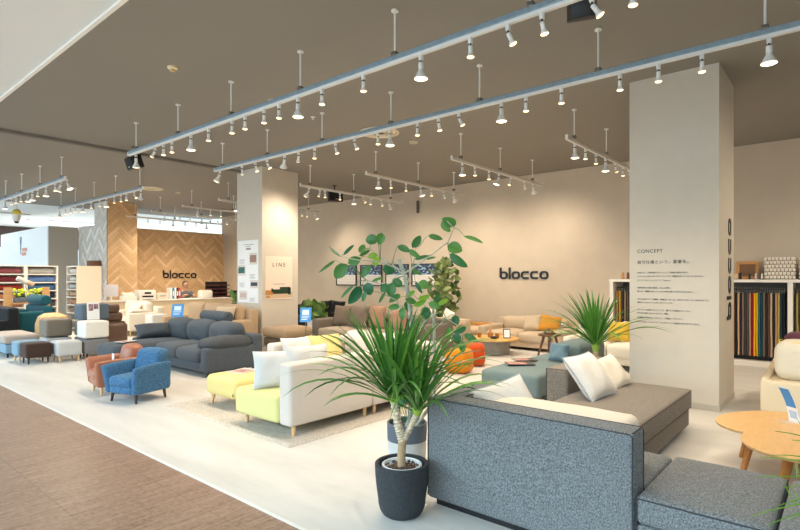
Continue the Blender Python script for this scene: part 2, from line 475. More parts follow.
def lamp_proto(big):
    """track spotlight hanging from z=0 (underside of track)"""
    root = thing('flood_lamp' if big else 'spotlight', 'x', 'spotlight', (0, 0, -50))
    obj('track_adapter', bx(-.016, .016, -.016, .016, -.045, 0, .004), whitemet_m, root)
    obj('joint', tube(BM(), [(0, 0, -.043), (0, 0, -.066)], .008, 8), dark_m, root)
    hd = bpy.data.objects.new('lamp_head', None)
    if big:
        prof = [(.014, -.064), (.022, -.068), (.023, -.118), (.019, -.122), (.022, -.13), (.034, -.158), (.05, -.185), (.06, -.2), (.061, -.206), (.055, -.206)]
        h = obj('lamp_shade', lathe(BM(), prof, n=20), whitemet_m, root)
        obj('bulb_face', lathe(BM(), [(.054, -.2), (.056, -.207), (.04, -.214), (.012, -.217)], n=18), bulbw_m, h)
    else:
        prof = [(.01, -.062), (.017, -.066), (.018, -.118), (.015, -.122), (.022, -.13), (.031, -.15), (.031, -.154), (.028, -.154)]
        h = obj('lamp_shade', lathe(BM(), prof, n=16), whitemet_m, root)
        obj('bulb_face', lathe(BM(), [(.028, -.148), (.029, -.156), (.02, -.161), (.006, -.163)], n=14), bulb_m, h)
    ld = bpy.data.lights.new('lamp_beam', 'SPOT'); ld.energy = POW[1] if big else POW[0]
    ld.color = (1, .83, .62) if not big else (1, .85, .67)
    ld.spot_size = R_(150 if big else 120); ld.spot_blend = 1; ld.shadow_soft_size = .03
    lo_ = bpy.data.objects.new('lamp_beam', ld); COL.objects.link(lo_); lo_.parent = h
    lo_.location = (0, 0, -.235 if big else -.18)
    return root
POW = (32, 74)
PR = {True: lamp_proto(True), False: lamp_proto(False)}
used = {True: False, False: False}
def lamp(x, y, big, tilt, az, label, group):
    t = PR[big] if not used[big] else copy_tree(PR[big])
    for ch in t.children:
        if ch.name.startswith('lamp_shade'): ch.matrix_local = Matrix.Identity(4)
    used[big] = True
    t.location = (x, y, TZ-.035)
    tag(t, label, 'spotlight', group)
    if tilt:
        for ch in t.children:
            if ch.name.startswith('lamp_shade'):
                # swivel about the joint
                piv = Matrix.Translation((0, 0, -.06))
                ch.matrix_local = piv @ Matrix.Rotation(R_(az), 4, 'Z') @ Matrix.Rotation(R_(-tilt), 4, 'Y') @ piv.inverted()
    return t
def row(axis, fixed, us, where, frm, group):
    """us: list of (picture column, big, tilt, azimuth); named in order from the end called frm"""
    for i, e in enumerate(us):
        u, big, tilt, az = (e+(False, 0, 0))[:4] if isinstance(e, tuple) and len(e) == 1 else (tuple(e)+(0, 0, 0))[:4] if isinstance(e, (tuple, list)) else (e, False, 0, 0)
        big = bool(big)
        if axis == 'Y': x, y = fixed, uX(u, fixed)
        else: x, y = uY(u, fixed), fixed
        kind = 'bell-shaped lamp' if big else 'small spotlight'
        st = 'tilted ' if tilt else ''
        lamp(x, y, big, tilt, az, '%s%s, %s %s %s' % (st, kind, ORD[i], frm, where), group)
B = True
# the two long tracks nearest the camera
track('lighting_track', 'longest pale blue-grey ceiling track running across the top of the photo', 'Y', 3.6, -1.2, 8.7, [8.45-1.33*k for k in range(8)], 'long ceiling tracks')
track('lighting_track', 'second long ceiling track, the one passing in front of the large pillar', 'Y', 5.15, -1.2, 8.8, [8.56-1.338*k for k in range(8)], 'long ceiling tracks')
row('Y', 3.6, [(136, B, 15, 60), (155, 0, 30, 130), 163.5, 172, (191, B), 208.5, 232, 245, 264, 279, (298, B), 322, 363.5, (421, B), 470.5, (508, 0, 25, 310), (542, 0, 12, 310), (592, 0, 35, 300), 633], 'of the front long track', 'from the left end', 'lamps on the front long track')
row('Y', 5.15, [(220, B, 28, 125), (242, 0, 25, 50), (255.5, 0, 15, 330), (267, 0, 30, 310), (298.5-14, B, 38, 62), (298.5, 0, 30, 60), 314.5, (335.5, 0, 15, 310), (354.5, 0, 22, 310), 378, (390, B), 417.5, (438.5, 0, 10, 310), (459, 0, 28, 310), (501.5, B), 526, 561.5, 620, 658.5, 702, (769, B)], 'of the second long track', 'from the left end', 'lamps on the second long track')
# short tracks running towards the back wall
CR = [7.38, 8.68, 9.98]
defs = [
 (3.02, 'nearest the large pillar', [(575, B), 585.5, 596, (605.5, B), (615, 0, 20, 310), 623, (629, 0, 20, 310)]),
 (4.96, 'over the round coffee table', [(462.5, B), 475, 489, (499, B, 20, 130), (511, 0, 20, 130), (524, 0, 30, 0), (533, B, 32, 10)]),
 (6.9, 'above the rubber tree', [(378.5, B), 391, 406, (420.5, B, 15, 310), 431.5, (443.5, 0, 30, 0), (453, B, 32, 0)]),
 (8.82, 'in front of the black speaker', [(309, B, 35, 110), (320, 0, 20, 120), 325, 340, (354, B), (363, 0, 35, 310), (371, 0, 10, 130), (381, 0, 20, 330), (389, B, 28, 0)]),
 (12.0, 'half hidden behind the poster pillar', [(236, B), (301, 0, 15, 310), 307, (315, B, 25, 330)]),
 (13.83, 'nearest of three before timber wall', [(198, B, 20, 80), 210.5, 221, (236, B, 20, 60)]),
 (15.67, 'middle of three before timber wall', [(165, B, 30, 90), (180, 0, 25, 90), 190, (202, B, 30, 80), (218, 0, 25, 80), 227]),
 (17.4, 'farthest of three before timber wall', [148, 160, (173, B), 185, 196, (206.5, B)])]
for y, desc, us in defs:
    track('lighting_track', 'short ceiling track ' + desc, 'X', y, 7.12, 10.42, CR, 'short ceiling tracks')
    row('X', y, us, 'of short track ' + desc, 'from left end', 'lamps on the short tracks')
track('lighting_track', 'short ceiling track outside the photo, right of the swatch shelf', 'X', -.93, 7.12, 10.42, CR, 'short ceiling tracks')
for i_, (x_, b_, t_, a_) in enumerate(((7.3, True, 35, 80), (7.7, False, 30, 90), (8.1, False, 20, 60), (8.7, True, 20, 60), (9.3, False, 20, 30), (9.9, True, 20, 20))): lamp(x_, -.93, b_, t_, a_, 'lamp on the track outside the photo, %s from its front end' % ORD[i_], 'lamps on the short tracks')
track('lighting_track', 'ceiling track at upper left above the fabric shelves, left of two', 'Y', 3.65, 11.75, 17.6, [11.95+1.33*k for k in range(4)]+[17.2], 'left ceiling tracks')
track('lighting_track', 'ceiling track pointing at the pale timber column, right of two', 'Y', 5.15, 11.75, 17.1, [11.9+1.3*k for k in range(4)]+[16.9], 'left ceiling tracks')
row('Y', 3.65, [(67, B, 25, 310), (61, B, 20, 130), 55, (46, B), 37.7, (32.5, B), (28, B), 21, 16, 11.5, (5, B)], 'of the left ceiling track', 'from the right end', 'lamps on the left tracks')
row('Y', 5.15, [(141, B, 25, 70), (134, 0, 30, 310), 126.4, 121, 114.3, (106.4, B), 99.6, 91.3, (83, B), 75.2, 70.5, 65.7, (59.6, B)], 'of the track by the pale timber column', 'from the right end', 'lamps on the left tracks')
track('lighting_track', 'dim ceiling track at far left before the bright concourse', 'X', 19.2, 2.6, 5.0, [3.0, 4.6], None)
lamp(4.2, 19.2, True, 0, 0, 'flood lamp alone on the dim far left track', None)

# ceiling discs, detectors, speakers
def disc(name, x, y, r, label, cat='vent', rings=0, mat=None):
    m_ = mat or plain('cream_vent_paint', (226, 214, 190), .6)
    t = thing(name, label, cat, (x, y, CH))
    obj('rim', lathe(BM(), [(r, 0), (r, -.012), (r*.93, -.02), (r*.9, -.012), (r*.9, 0)], n=36), m_, t)
    for k in range(max(1, rings)):
        q = r*(.86-.24*k)
        obj('cone_ring', lathe(BM(), [(q, -.004), (q*.9, -.022-.006*k), (q*.78, -.02-.006*k), (q*.76, -.004)], n=32), m_, t)
    return t
disc('ceiling_diffuser', 6.45, 5.95, .33, 'large round cream air diffuser above the second long track', rings=3)
disc('ceiling_diffuser', 4.39, 5.98, .1, 'small flat round cream disc just behind the front long track', rings=1)
disc('ceiling_diffuser', 6.5, 14.33, .3, 'wide round cream diffuser at the end of the left ceiling track', rings=3)
disc('ceiling_diffuser', 7.3, 5.91, .08, 'tiny oval cream disc right of the large diffuser', 'vent')
disc('ceiling_diffuser', 7.3, 14.47, .07, 'tiny cream disc right of the wide left diffuser', 'vent')
disc('ceiling_diffuser', 7.3, 10.9, .12, 'flat pale disc left of the poster pillar top', 'vent', rings=1)
t = thing('smoke_detector', 'round cream smoke detector on the bare grey ceiling', 'detector', (2.92, 5.90, CH))
obj('housing', lathe(BM(), [(.058, 0), (.058, -.018), (.045, -.026), (.044, -.03), (.036, -.034)], n=22), plain('cream_plastic', (232, 216, 176), .5), t)
obj('sensor_cage', lathe(BM(), [(.03, -.03), (.028, -.05), (.012, -.054)], n=16), plain('amber_plastic', (206, 176, 120), .5), t)
t = thing('sprinkler_head', 'small round sprinkler between the two long tracks', 'sprinkler', (5.19, 6.14, CH))
obj('plate', lathe(BM(), [(.035, 0), (.03, -.008)], n=16), whitemet_m, t)
obj('nozzle', lathe(BM(), [(.01, -.006), (.01, -.03), (.018, -.034), (.018, -.038)], n=12), whitemet_m, t)
def speaker(x, y, z, rz, w_, h_, d_, label, tilt=18):
    t = thing('ceiling_speaker', label, 'speaker', (x, y, CH), rz)
    bm = bx(-d_/2, d_/2, -w_/2, w_/2, -h_/2, h_/2, .012)
    for v in bm.verts:
        if v.co.x > 0: v.co.y *= .72
    bmesh.ops.rotate(bm, verts=bm.verts, matrix=Matrix.Rotation(R_(-tilt), 3, 'Y'))
    bmesh.ops.translate(bm, verts=bm.verts, vec=(0, 0, z-CH))
    c = obj('cabinet', bm, dark_m, t)
    bm = bx(-d_/2-.008, -d_/2, -w_/2+.02, w_/2-.02, -h_/2+.02, h_/2-.02, .003)
    bmesh.ops.rotate(bm, verts=bm.verts, matrix=Matrix.Rotation(R_(-tilt), 3, 'Y'))
    bmesh.ops.translate(bm, verts=bm.verts, vec=(0, 0, z-CH))
    obj('grille', bm, plain('speaker_grille', (30, 30, 32), .8, bump=.6, bs=400), c)
    bm = bx(-d_/2-.012, -d_/2-.006, -.03, .03, -h_/2+.05, -h_/2+.062)
    bmesh.ops.rotate(bm, verts=bm.verts, matrix=Matrix.Rotation(R_(-tilt), 3, 'Y'))
    bmesh.ops.translate(bm, verts=bm.verts, vec=(0, 0, z-CH))
    obj('badge', bm, whitemet_m, c)
    bm = tube(BM(), [(0, 0, -.005), (0, 0, z-CH)], .014, 8); obj('bracket', bm, dark_m, t)
    obj('mount_plate', lathe(BM(), [(.06, 0), (.06, -.01)], n=16), dark_m, t)
speaker(4.26, 10.06, 3.63, R_(-8), .34, .24, .22, 'black loudspeaker hanging behind the left end of the front track')
speaker(4.38, 1.73, 3.76, R_(200), .24, .16, .17, 'black loudspeaker cropped by the top edge of the photo', -15)
speaker(9.4, 10.26, 3.62, R_(75), .4, .26, .22, 'black loudspeaker near the back wall above the picture row', 0)
t = thing('beam_detector', 'dark upright device under the ceiling on the back wall', 'detector', (11.38, 9.05, 3.45))
obj('body', bx(-.03, 0, -.04, .04, -.17, .17, .005), plain('dull_brown_plastic', (92, 80, 68), .6), t)
t = thing('security_camera', 'white dome camera with yellow top hanging at far left', 'camera', (4.35, 17.9, CH))
obj('hanger_rod', tube(BM(), [(0, 0, 0), (0, 0, -.55)], .02, 8), whitemet_m, t)
obj('housing', lathe(BM(), [(.1, -.62), (.11, -.55), (.06, -.48)], n=16), plain('yellow_plastic', (220, 200, 70), .5), t)
obj('dome', lathe(BM(), [(.03, -.84), (.08, -.8), (.1, -.72), (.1, -.62)], n=16), whitemet_m, t)
obj('lens', lathe(BM(), [(.02, -.87), (.05, -.86), (.06, -.82)], n=14), dark_m, t)
# concourse ceiling lights (they lit the far ceiling in the photo)
for i, (x, y, lx) in enumerate(((8.3, 26, 3.2), (13.0, 31, 4), (4.5, 33, 3))):
    t = thing('ceiling_light', ('long white ceiling light glowing over the booth', 'long white ceiling light glowing above the timber wall', 'farthest white ceiling light at left')[i], 'ceiling light', (x, y, CH+.018), 0, None)
    obj('fitting', bx(-lx/2, lx/2, -.35, .35, -.05, 0, .01), whitemet_m, t, smooth=False)
    obj('diffuser', bx(-lx/2+.05, lx/2-.05, -.3, .3, -.06, -.045), glow('cool_light_panel', (235, 246, 255), 9), t, smooth=False)
    ld = bpy.data.lights.new('panel_light', 'AREA'); ld.shape = 'RECTANGLE'; ld.size = lx; ld.size_y = .6; ld.energy = 420; ld.color = (.86, .95, 1)
    lo = bpy.data.objects.new('panel_light', ld); COL.objects.link(lo); lo.parent = t; lo.location = (0, 0, -.07)
# area lamp added for the cool daylight from the mall side; no skylight modelled
ld = bpy.data.lights.new('mall_daylight_fill', 'AREA'); ld.shape = 'RECTANGLE'; ld.size = 5; ld.size_y = 40; ld.energy = 6500; ld.color = (.56, .82, 1)
lo = bpy.data.objects.new('mall_daylight_fill', ld); COL.objects.link(lo); lo.location = (-6.0, 12, 6.5); lo.rotation_euler = (0, R_(-40), 0)
# ------------------------------------------------------------------ wall lettering
def logo(size, depth, mat, name, label, M, lw=None):
    """black rounded lower-case wall lettering b l o c c o; M maps (a,b,depth) to the world"""
    t = thing(name, label, 'sign', M @ Vector((0, 0, 0)))
    h = size; w_ = h*1.16; s = h*.25; r = h*.3; gap = h*.17
    x = 0
    for ch in 'blocco':
        bm = BM()
        x0, x1 = x+s/2, x+w_-s/2
        if ch == 'o': stroke(bm, rrect(x0, x1, s/2, h-s/2, r), s, depth, True); adv = w_
        elif ch == 'b':
            stroke(bm, rrect(x0, x1, s/2, h-s/2, r), s, depth, True)
            stroke(bm, [(x0, s), (x0, h*1.5)], s, depth*1.02); adv = w_
        elif ch == 'l': stroke(bm, [(x+s/2, 0), (x+s/2, h*1.5)], s, depth); adv = s
        elif ch == 'c':
            p = rrect(x0, x1, s/2, h-s/2, r)
            k = len(p)//4
            top = p[k:2*k]; bot = p[2*k:3*k]
            path = [(x1, h-s/2)] + top + bot + [(x1, s/2)]
            stroke(bm, path, s, depth); adv = w_*.95
        for v in bm.verts: v.co = (M @ v.co) - Vector(t.location)
        o = obj('letter', bm, mat, t, smooth=False)
        x += adv+gap
    return t
def MY(x, y, z, s=1):   # on a wall facing -Y, reading along +X
    return Matrix(((s, 0, 0, x), (0, 0, -1, y), (0, s, 0, z), (0, 0, 0, 1)))
def MXm(x, y, z, s=1):  # on a wall facing -X, reading along -Y
    return Matrix(((0, 0, -1, x), (-s, 0, 0, y), (0, s, 0, z), (0, 0, 0, 1)))
def MV(x, y, z, s=1):   # on a wall facing -Y, reading upwards
    return Matrix(((0, -s, 0, x), (0, 0, -1, y), (s, 0, 0, z), (0, 0, 0, 1)))
logo(.185, .03, black_m, 'wall_logo', 'black raised lettering on the beige back wall', MXm(11.398, 6.52, 1.475))
logo(.188, .03, black_m, 'wall_logo', 'black raised lettering on the timber wall behind the counter', MY(8.98, 18.885, 1.5))
logo(.180, .006, black_m, 'wall_logo', 'black vertical lettering on the narrow side of the large pillar', MV(7.56, 1.128, 1.0))

t = thing('wall_text', 'small black Japanese brand text under a heading on the large pillar', 'wall text', (6.818, 2.0, 1.0))
def put_text(s, size, y, z, name='text_line', depth=.0008, xs=1):
    me = textmesh(s, size, black_m, depth, spacing=1.12 if size > .04 else 1.06)
    o = bpy.data.objects.new(name, me); COL.objects.link(o); o.parent = t
    o.matrix_local = Matrix(((0, 0, -1, 0), (-xs, 0, 0, y-2.0), (0, 1, 0, z-1.0), (0, 0, 0, 1)))
    return o
put_text('CONCEPT', .058, 2.0, 1.805, 'heading', .001, 1.0)
put_text('自分仕様という、愛着を。', .047, 2.0, 1.675, 'subheading')
lines = [(1.505, '10年以上、大阪南堀江のショップで実績を重ねながら、'), (1.46, 'スタイルにあわせたスタイリングのご提案を常にするために生まれた'), (1.415, 'オリジナルソファブランド「blocco」'),
 (1.325, '本革生地や木脚も確実、色いも確か。'), (1.28, '確かな一脚脚に合いくつろげる時を過ごすもらえるために。'),
 (1.19, 'それ 各自のサイズ機能、機能の一台一台、常ほうスはーオー注文ならでで'), (1.145, '構造のこだわりから作り付けています。'),
 (1.06, 'また小さい家族でもライフも、暮らしも程度をサイズも、'), (1.02, '何でも仕様に合わせるのでご相談。'), (.98, 'お部屋の印象から「かたち」で提案にできるよう'), (.94, 'かけ心地にこだわりアイテムひとつして品質を送り出けています。')]
for z, (_, s) in zip((1.556, 1.512, 1.463, 1.374, 1.33, 1.236, 1.195, 1.107, 1.067, 1.013, .96), lines): put_text(s, .0225, 2.0, z)

# posters and pictures
def flat_pic(parent, M, a0, a1, b0, b1, mat, name, d=.0015):
    bm = bx(a0, a1, b0, b1, 0, d)
    for v in bm.verts: v.co = (M @ v.co) - Vector(parent.location)
    return obj(name, bm, mat, parent, smooth=False)
M = MXm(6.756, 10.58, .955)
t = thing('pillar_poster', 'white poster with green and navy sofa photos on the shaded pillar side', 'poster', (6.756, 10.2, .955))
flat_pic(t, M, 0, .78, 0, 1.38, paper_m, 'sheet', .004)
ink = plain('grey_print', (140, 140, 142), .6); M2 = MXm(6.7515, 10.58, .955)
for a0, a1, b0, b1, c, nm in ((.45, .74, .84, 1.1, (150, 116, 96), 'brown'), (.0, .3, .6, .84, (24, 96, 84), 'green'), (.48, .78, .32, .5, (36, 42, 62), 'navy'), (.06, .36, .06, .26, (196, 176, 168), 'pink')):
    p = flat_pic(t, M2, a0, a1, b0, b1, plain('photo_ground_'+nm, (214, 206, 200), .5), 'photo_print')
    bm = BM(); box(bm, a0+.03, a1-.03, b0+.05, b0+.12, .0015, .003); box(bm, a0+.03, a1-.03, b0+.1, b1-.05, .0012, .0026); box(bm, a0+.02, a0+.07, b0+.05, b1-.09, .0015, .0034)
    for v in bm.verts: v.co = (M2 @ v.co) - Vector(t.location)
    obj('sofa_picture', bm, plain('print_'+nm, c, .5), p, smooth=False)
bm = BM()
for b, (a, l) in zip((1.28, 1.24), ((.22, .4), (.3, .2))): box(bm, a, a+l, b, b+.012, 0, .0015)
box(bm, .32, .5, 1.17, 1.21, 0, .0016)
for a in (.06, .46):
    for k in range(5):
        for j in range(3):
            z = (.95 if a < .3 else .62)-.52*j-k*.022
            if .03 < z < 1.1: box(bm, a, a+.22-.03*(k % 3), z, z+.007, 0, .0014)
for v in bm.verts: v.co = (M2 @ v.co) - Vector(t.location)
obj('printed_lines', bm, ink, t, smooth=False)
M = MY(6.84, 9.666, 1.03)
t = thing('pillar_poster', 'cream poster with a green sofa photo on the lit pillar side', 'poster', (7.2, 9.666, 1.03))
flat_pic(t, M, 0, .72, 0, .95, plain('cream_poster_paper', (238, 216, 198), .6), 'sheet', .004)
M2 = MY(6.84, 9.6615, 1.03)
p = flat_pic(t, M2, 0, .72, .03, .17, plain('poster_floor', (206, 180, 150), .6), 'photo_print')
gm = plain('print_dark_green', (40, 66, 44), .5)
bm = BM()
for q in ((.2, .62, .12, .17), (.38, .66, .17, .27), (.15, .2, .16, .24), (.18, .4, .16, .22), (.6, .68, .1, .25)): box(bm, q[0], q[1], q[2], q[3], .0014, .003)
for v in bm.verts: v.co = (M2 @ v.co) - Vector(t.location)
obj('sofa_picture', bm, gm, p, smooth=False)
bm = BM(); box(bm, .0, .2, .1, .2, .0014, .0026); box(bm, .02, .12, .03, .08, .0014, .0026)
for v in bm.verts: v.co = (M2 @ v.co) - Vector(t.location)
obj('rug_picture', bm, plain('print_ochre', (190, 132, 70), .5), p, smooth=False)
me = textmesh('L I N E', .13, black_m, .0008); o = bpy.data.objects.new('heading', me); COL.objects.link(o); o.parent = t
o.matrix_local = Matrix(((.95, 0, 0, 6.84+.18-7.2), (0, 0, -1, -.005), (0, 1, 0, .72), (0, 0, 0, 1)))
bm = BM(); box(bm, .2, .52, .33, .342, 0, .0014)
for v in bm.verts: v.co = (M2 @ v.co) - Vector(t.location)
obj('printed_lines', bm, ink, t, smooth=False)

# four framed panels on the back wall
blk = plain('frame_black', (30, 30, 36), .4)
def photo_mat(nm, c1, c2, sc):
    m, nt, b = base(nm); L = nt.links
    tc = N(nt, 'ShaderNodeTexCoord'); mp = N(nt, 'ShaderNodeMapping'); mp.inputs['Scale'].default_value = (1, 1, 2.4)
    n = N(nt, 'ShaderNodeTexNoise', Scale=sc, Detail=3.0); L.new(tc.outputs['Object'], mp.inputs['Vector']); L.new(mp.outputs['Vector'], n.inputs['Vector'])
    r = N(nt, 'ShaderNodeValToRGB'); r.color_ramp.interpolation = 'CONSTANT'
    r.color_ramp.elements[0].color = lin(c1); r.color_ramp.elements[1].position = .55; r.color_ramp.elements[1].color = lin(c2)
    e = r.color_ramp.elements.new(.45); e.color = lin((60, 72, 92))
    L.new(n.outputs['Fac'], r.inputs['Fac']); L.new(r.outputs['Color'], b.inputs['Base Color']); b.inputs['Roughness'].default_value = .3
    return m
pm = photo_mat('picture_print_blue', (22, 28, 44), (150, 184, 208), 7)
wh = ['leftmost', 'second from the left', 'third from the left', 'rightmost']
for i, (ya, yb) in enumerate(((12.33, 11.44), (11.27, 10.39), (10.25, 9.39), (9.28, 8.39))):
    t = thing('framed_picture', 'black framed panel with blue photo strip on back wall, %s of four' % wh[i], 'picture', (11.395, (ya+yb)/2, 1.27), 0, 'framed panels on the back wall')
    hw = (ya-yb)/2; hh = .62
    bm = BM()
    for a in ((-hw, hw, 0, .03), (-hw, hw, hh-.03, hh), (-hw, -hw+.03, .03, hh-.03), (hw-.03, hw, .03, hh-.03)): box(bm, -.035, 0, a[0], a[1], a[2], a[3])
    obj('frame', bm, blk, t, smooth=False)
    obj('mount_board', bx(-.018, -.004, -hw+.025, hw-.025, .025, hh-.025), plain('panel_white', (236, 228, 218), .5), t, smooth=False)
    obj('photo_print', bx(-.022, -.017, -hw+.03, hw-.03, hh*.52, hh-.03), pm, t, smooth=False)
    bm = BM()
    for k in range(5): box(bm, -.0195, -.0175, -hw+.08, hw-.1-.05*(k % 3), hh*.44-.05*k, hh*.44-.05*k+.008)
    obj('printed_lines', bm, plain('pale_print', (190, 178, 168), .6), t, smooth=False)

# ------------------------------------------------------------------ seating helpers
def cone_leg(parent, x, y, h, mat, r0=.022, r1=.014, lean=(0, 0), name='leg'):
    obj(name, tube(BM(), [(x, y, h), (x+lean[0], y+lean[1], 0)], [r0, r1], 12), mat, parent)
def put(root, name, a, mat, r=.04, bulge=(0, 0, 0), jit=0, n=8, label=None):
    """part given in world limits"""
    lx, ly, lz = root.location
    bm = sb(a[0]-lx, a[1]-lx, a[2]-ly, a[3]-ly, a[4]-lz, a[5]-lz, r=r, bulge=bulge, jit=jit, n=n)
    return obj(name, bm, mat, root, label=label)
def seam(parent, pts, mat, r=.005, name='piping'):
    l = Vector(parent.location)
    return obj(name, tube(BM(), [Vector(p)-l for p in pts], r, 6), mat, parent)
def scatter(label, mat, x, y, z, w=.45, h=.45, t=.15, rz=0, lean=20, roll=0, cat='cushion', group=None, seammat=None, name='throw_pillow'):
    """pillow: front faces local -X, rz turns it, lean tips its top towards +X"""
    o = obj(name, pillow(w, h, t), mat)
    o.location = (x, y, z)
    o.rotation_euler = Euler((R_(roll), 0, 0)).to_matrix().to_euler()
    o.rotation_euler = (Matrix.Rotation(R_(rz), 3, 'Z') @ Matrix.Rotation(R_(lean), 3, 'Y') @ Matrix.Rotation(R_(roll), 3, 'X')).to_euler()
    if seammat:
        pts = []
        n = 24
        for k in range(4*n):
            s, f = divmod(k, n); f = 2*f/n-1
            a, b = [(f, -1), (1, f), (-f, 1), (-1, -f)][s]
            pts.append((0, a*w/2*(1-.07*(1-b*b)), b*h/2*(1-.07*(1-a*a))+h/2))
        pts.append(pts[0])
        obj('piping', tube(BM(), pts, .006, 6), seammat, o)
    return tag(o, label, cat, group)
def sofa(label, x0, x1, y0, y1, seat, armh, backh, body, legm, legh=.1, armw=.16, backw=.2, ncush=2, cush=None, backcush=None, arms=(1, 1), r=.04, name='sofa', cat='sofa', group=None, bcz=None, clegs=True):
    """sofa whose front faces -X; arms=(near,far)"""
    cush = cush or body
    t = thing(name, label, cat, ((x0+x1)/2, (y0+y1)/2, 0), 0, group)
    ya, yb = y0+(armw if arms[0] else 0), y1-(armw if arms[1] else 0)
    put(t, 'base', (x0+.02, x1-.02, y0+.01, y1-.01, legh, legh+.12 if seat-legh > .22 else legh+.06), body, .02)
    put(t, 'back_frame', (x1-backw, x1, y0, y1, legh, backh), body, r, (.01, 0, .008))
    if arms[0]: put(t, 'armrest', (x0, x1-backw*.4, y0, y0+armw, legh, armh), body, r, (0, .01, .008))
    if arms[1]: put(t, 'armrest', (x0, x1-backw*.4, y1-armw, y1, legh, armh), body, r, (0, .01, .008))
    st = (yb-ya)/ncush
    zb = legh+.1 if seat-legh > .22 else legh+.04
    for k in range(ncush):
        put(t, 'seat_cushion', (x0-.01, x1-backw, ya+k*st+.004, ya+(k+1)*st-.004, zb, seat), cush, .05, (.01, 0, .03), .006)
        if backcush:
            c = put(t, 'back_cushion', (x1-backw-.2, x1-backw+.01, ya+k*st+.01, ya+(k+1)*st-.01, seat-.02, bcz or backh+.06), backcush, .08, (.04, 0, .02), .012)
    for lx in (x0+.09, x1-.09):
        for ly in (y0+.09, y1-.09):
            cone_leg(t, lx-t.location.x, ly-t.location.y, legh+.01, legm)
    return t

# ------------------------------------------------------------------ foreground: grey modular sofa
grey = fabric('grey_melange_fabric', (112, 115, 116), .5, 110, .12)
taupe = fabric('taupe_melange_fabric', (118, 110, 100), .42, 110, .12)
piping_m = plain('dark_piping', (52, 54, 58), .8)
t = thing('modular_sofa', 'blue-grey fabric sofa seen from behind, beside the black plant pot', 'sofa', (3.2, 1.5, 0))
put(t, 'back_frame', (2.8, 2.985, .84, 2.15, .045, .71), grey, .022, (.004, 0, .004), n=10)
put(t, 'armrest', (2.99, 3.59, 1.97, 2.15, .045, .705), grey, .022, (0, .004, .004), n=10)
put(t, 'seat_base', (2.99, 3.59, .85, 1.965, .045, .24), grey, .015)
put(t, 'seat_cushion', (2.99, 3.6, .836, 1.96, .245, .40), grey, .04, (.0, 0, .012))
obj('plinth', bx(2.84-3.2, 3.5-3.2, .9-1.5, 2.1-1.5, 0, .05), dark_m, t)
for pts in ([(2.803, .845, .06), (2.803, .845, .69), (2.806, .86, .703), (2.806, 2.13, .703), (2.803, 2.145, .69), (2.803, 2.145, .06)],
            [(2.98, .843, .24), (2.98, .843, .69), (2.97, .85, .706), (2.82, .85, .706)],
            [(2.98, .86, .707), (2.98, 1.97, .707), (3.56, 1.975, .70)], [(2.81, 2.147, .70), (3.57, 2.147, .70)]):
    seam(t, pts, piping_m, .004)
cream = fabric('cream_fabric', (220, 211, 195), .05, 140, .3)
offw = fabric('off_white_linen', (212, 210, 205), .06, 150, .5)
single('back_cushion', sb(3.0, 3.34, .955, 1.84, .41, .685, r=.05, bulge=(.01, .005, .015), jit=.008, n=10), cream, 'long cream cushion lying behind the back of the grey sofa', 'cushion', (3.17, 1.4, .41))
seam_w = plain('blue_grey_piping', (150, 160, 170), .8)
scatter('off-white pillow with grey piping in the corner of the near grey sofa', offw, 3.24, 1.66, .44, .46, .42, .16, rz=58, lean=38, roll=-14, seammat=seam_w)
def grey_otto(y0, y1, label):
    t = thing('sofa_module', label, 'ottoman', (3.2, (y0+y1)/2, 0), 0, 'backless grey sofa modules')
    put(t, 'seat_cushion', (2.8, 3.6, y0, y1, .26, .405), grey, .03, (.002, .002, .012), n=10)
    put(t, 'base', (2.805, 3.595, y0+.005, y1-.005, .045, .258), grey, .015)
    obj('plinth', bx(-.36, .36, y0-t.location.y+.04, y1-t.location.y-.04, 0, .05), dark_m, t)
    seam(t, [(2.803, y0+.01, .39), (2.803, y1-.01, .39)], piping_m, .004)
    seam(t, [(2.803, y0+.006, .06), (2.803, y0+.006, .385), (3.58, y0+.004, .393)], piping_m, .004)
    seam(t, [(2.803, y1-.006, .06), (2.803, y1-.006, .385)], piping_m, .004)
grey_otto(.262, .832, 'backless grey seat module joined to the end of the near grey sofa')
grey_otto(-.42, .25, 'grey seat module cut off by the bottom right corner of the photo')

# brown-grey daybed
t = thing('daybed', 'brownish-grey backless daybed with two pillows in front of the large pillar', 'daybed', (4.74, 1.63, 0))
put(t, 'seat_cushion', (3.63, 5.85, 1.2, 2.04, .22, .405), taupe, .03, (.004, .004, .014), n=10)
put(t, 'base', (3.66, 5.82, 1.22, 2.03, .05, .218), taupe, .015)
put(t, 'backrest', (4.86, 5.92, 2.05, 2.28, .05, .63), taupe, .03, (0, .004, .004))
seam(t, [(3.65, 1.203, .392), (5.83, 1.203, .392), (5.847, 1.22, .392), (5.847, 2.02, .392)], plain('brown_piping', (74, 64, 56), .8), .004)
seam(t, [(3.65, 1.203, .232), (5.83, 1.203, .232), (5.847, 1.22, .232)], plain('brown_piping', (74, 64, 56), .8), .004)
seam(t, [(4.87, 2.06, .62), (4.863, 2.27, .62), (4.863, 2.27, .06)], piping_m, .004)
obj('plinth', bx(-1.0, 1.0, -.36, .36, 0, .055), dark_m, t)
scatter('larger white pillow leaning on the backrest of the brownish daybed', offw, 4.86, 1.70, .415, .54, .46, .17, rz=86, lean=38, seammat=seam_w)
scatter('smaller white pillow behind the larger one on the daybed', cream, 5.50, 1.74, .41, .42, .36, .13, rz=80, lean=40, roll=-6)

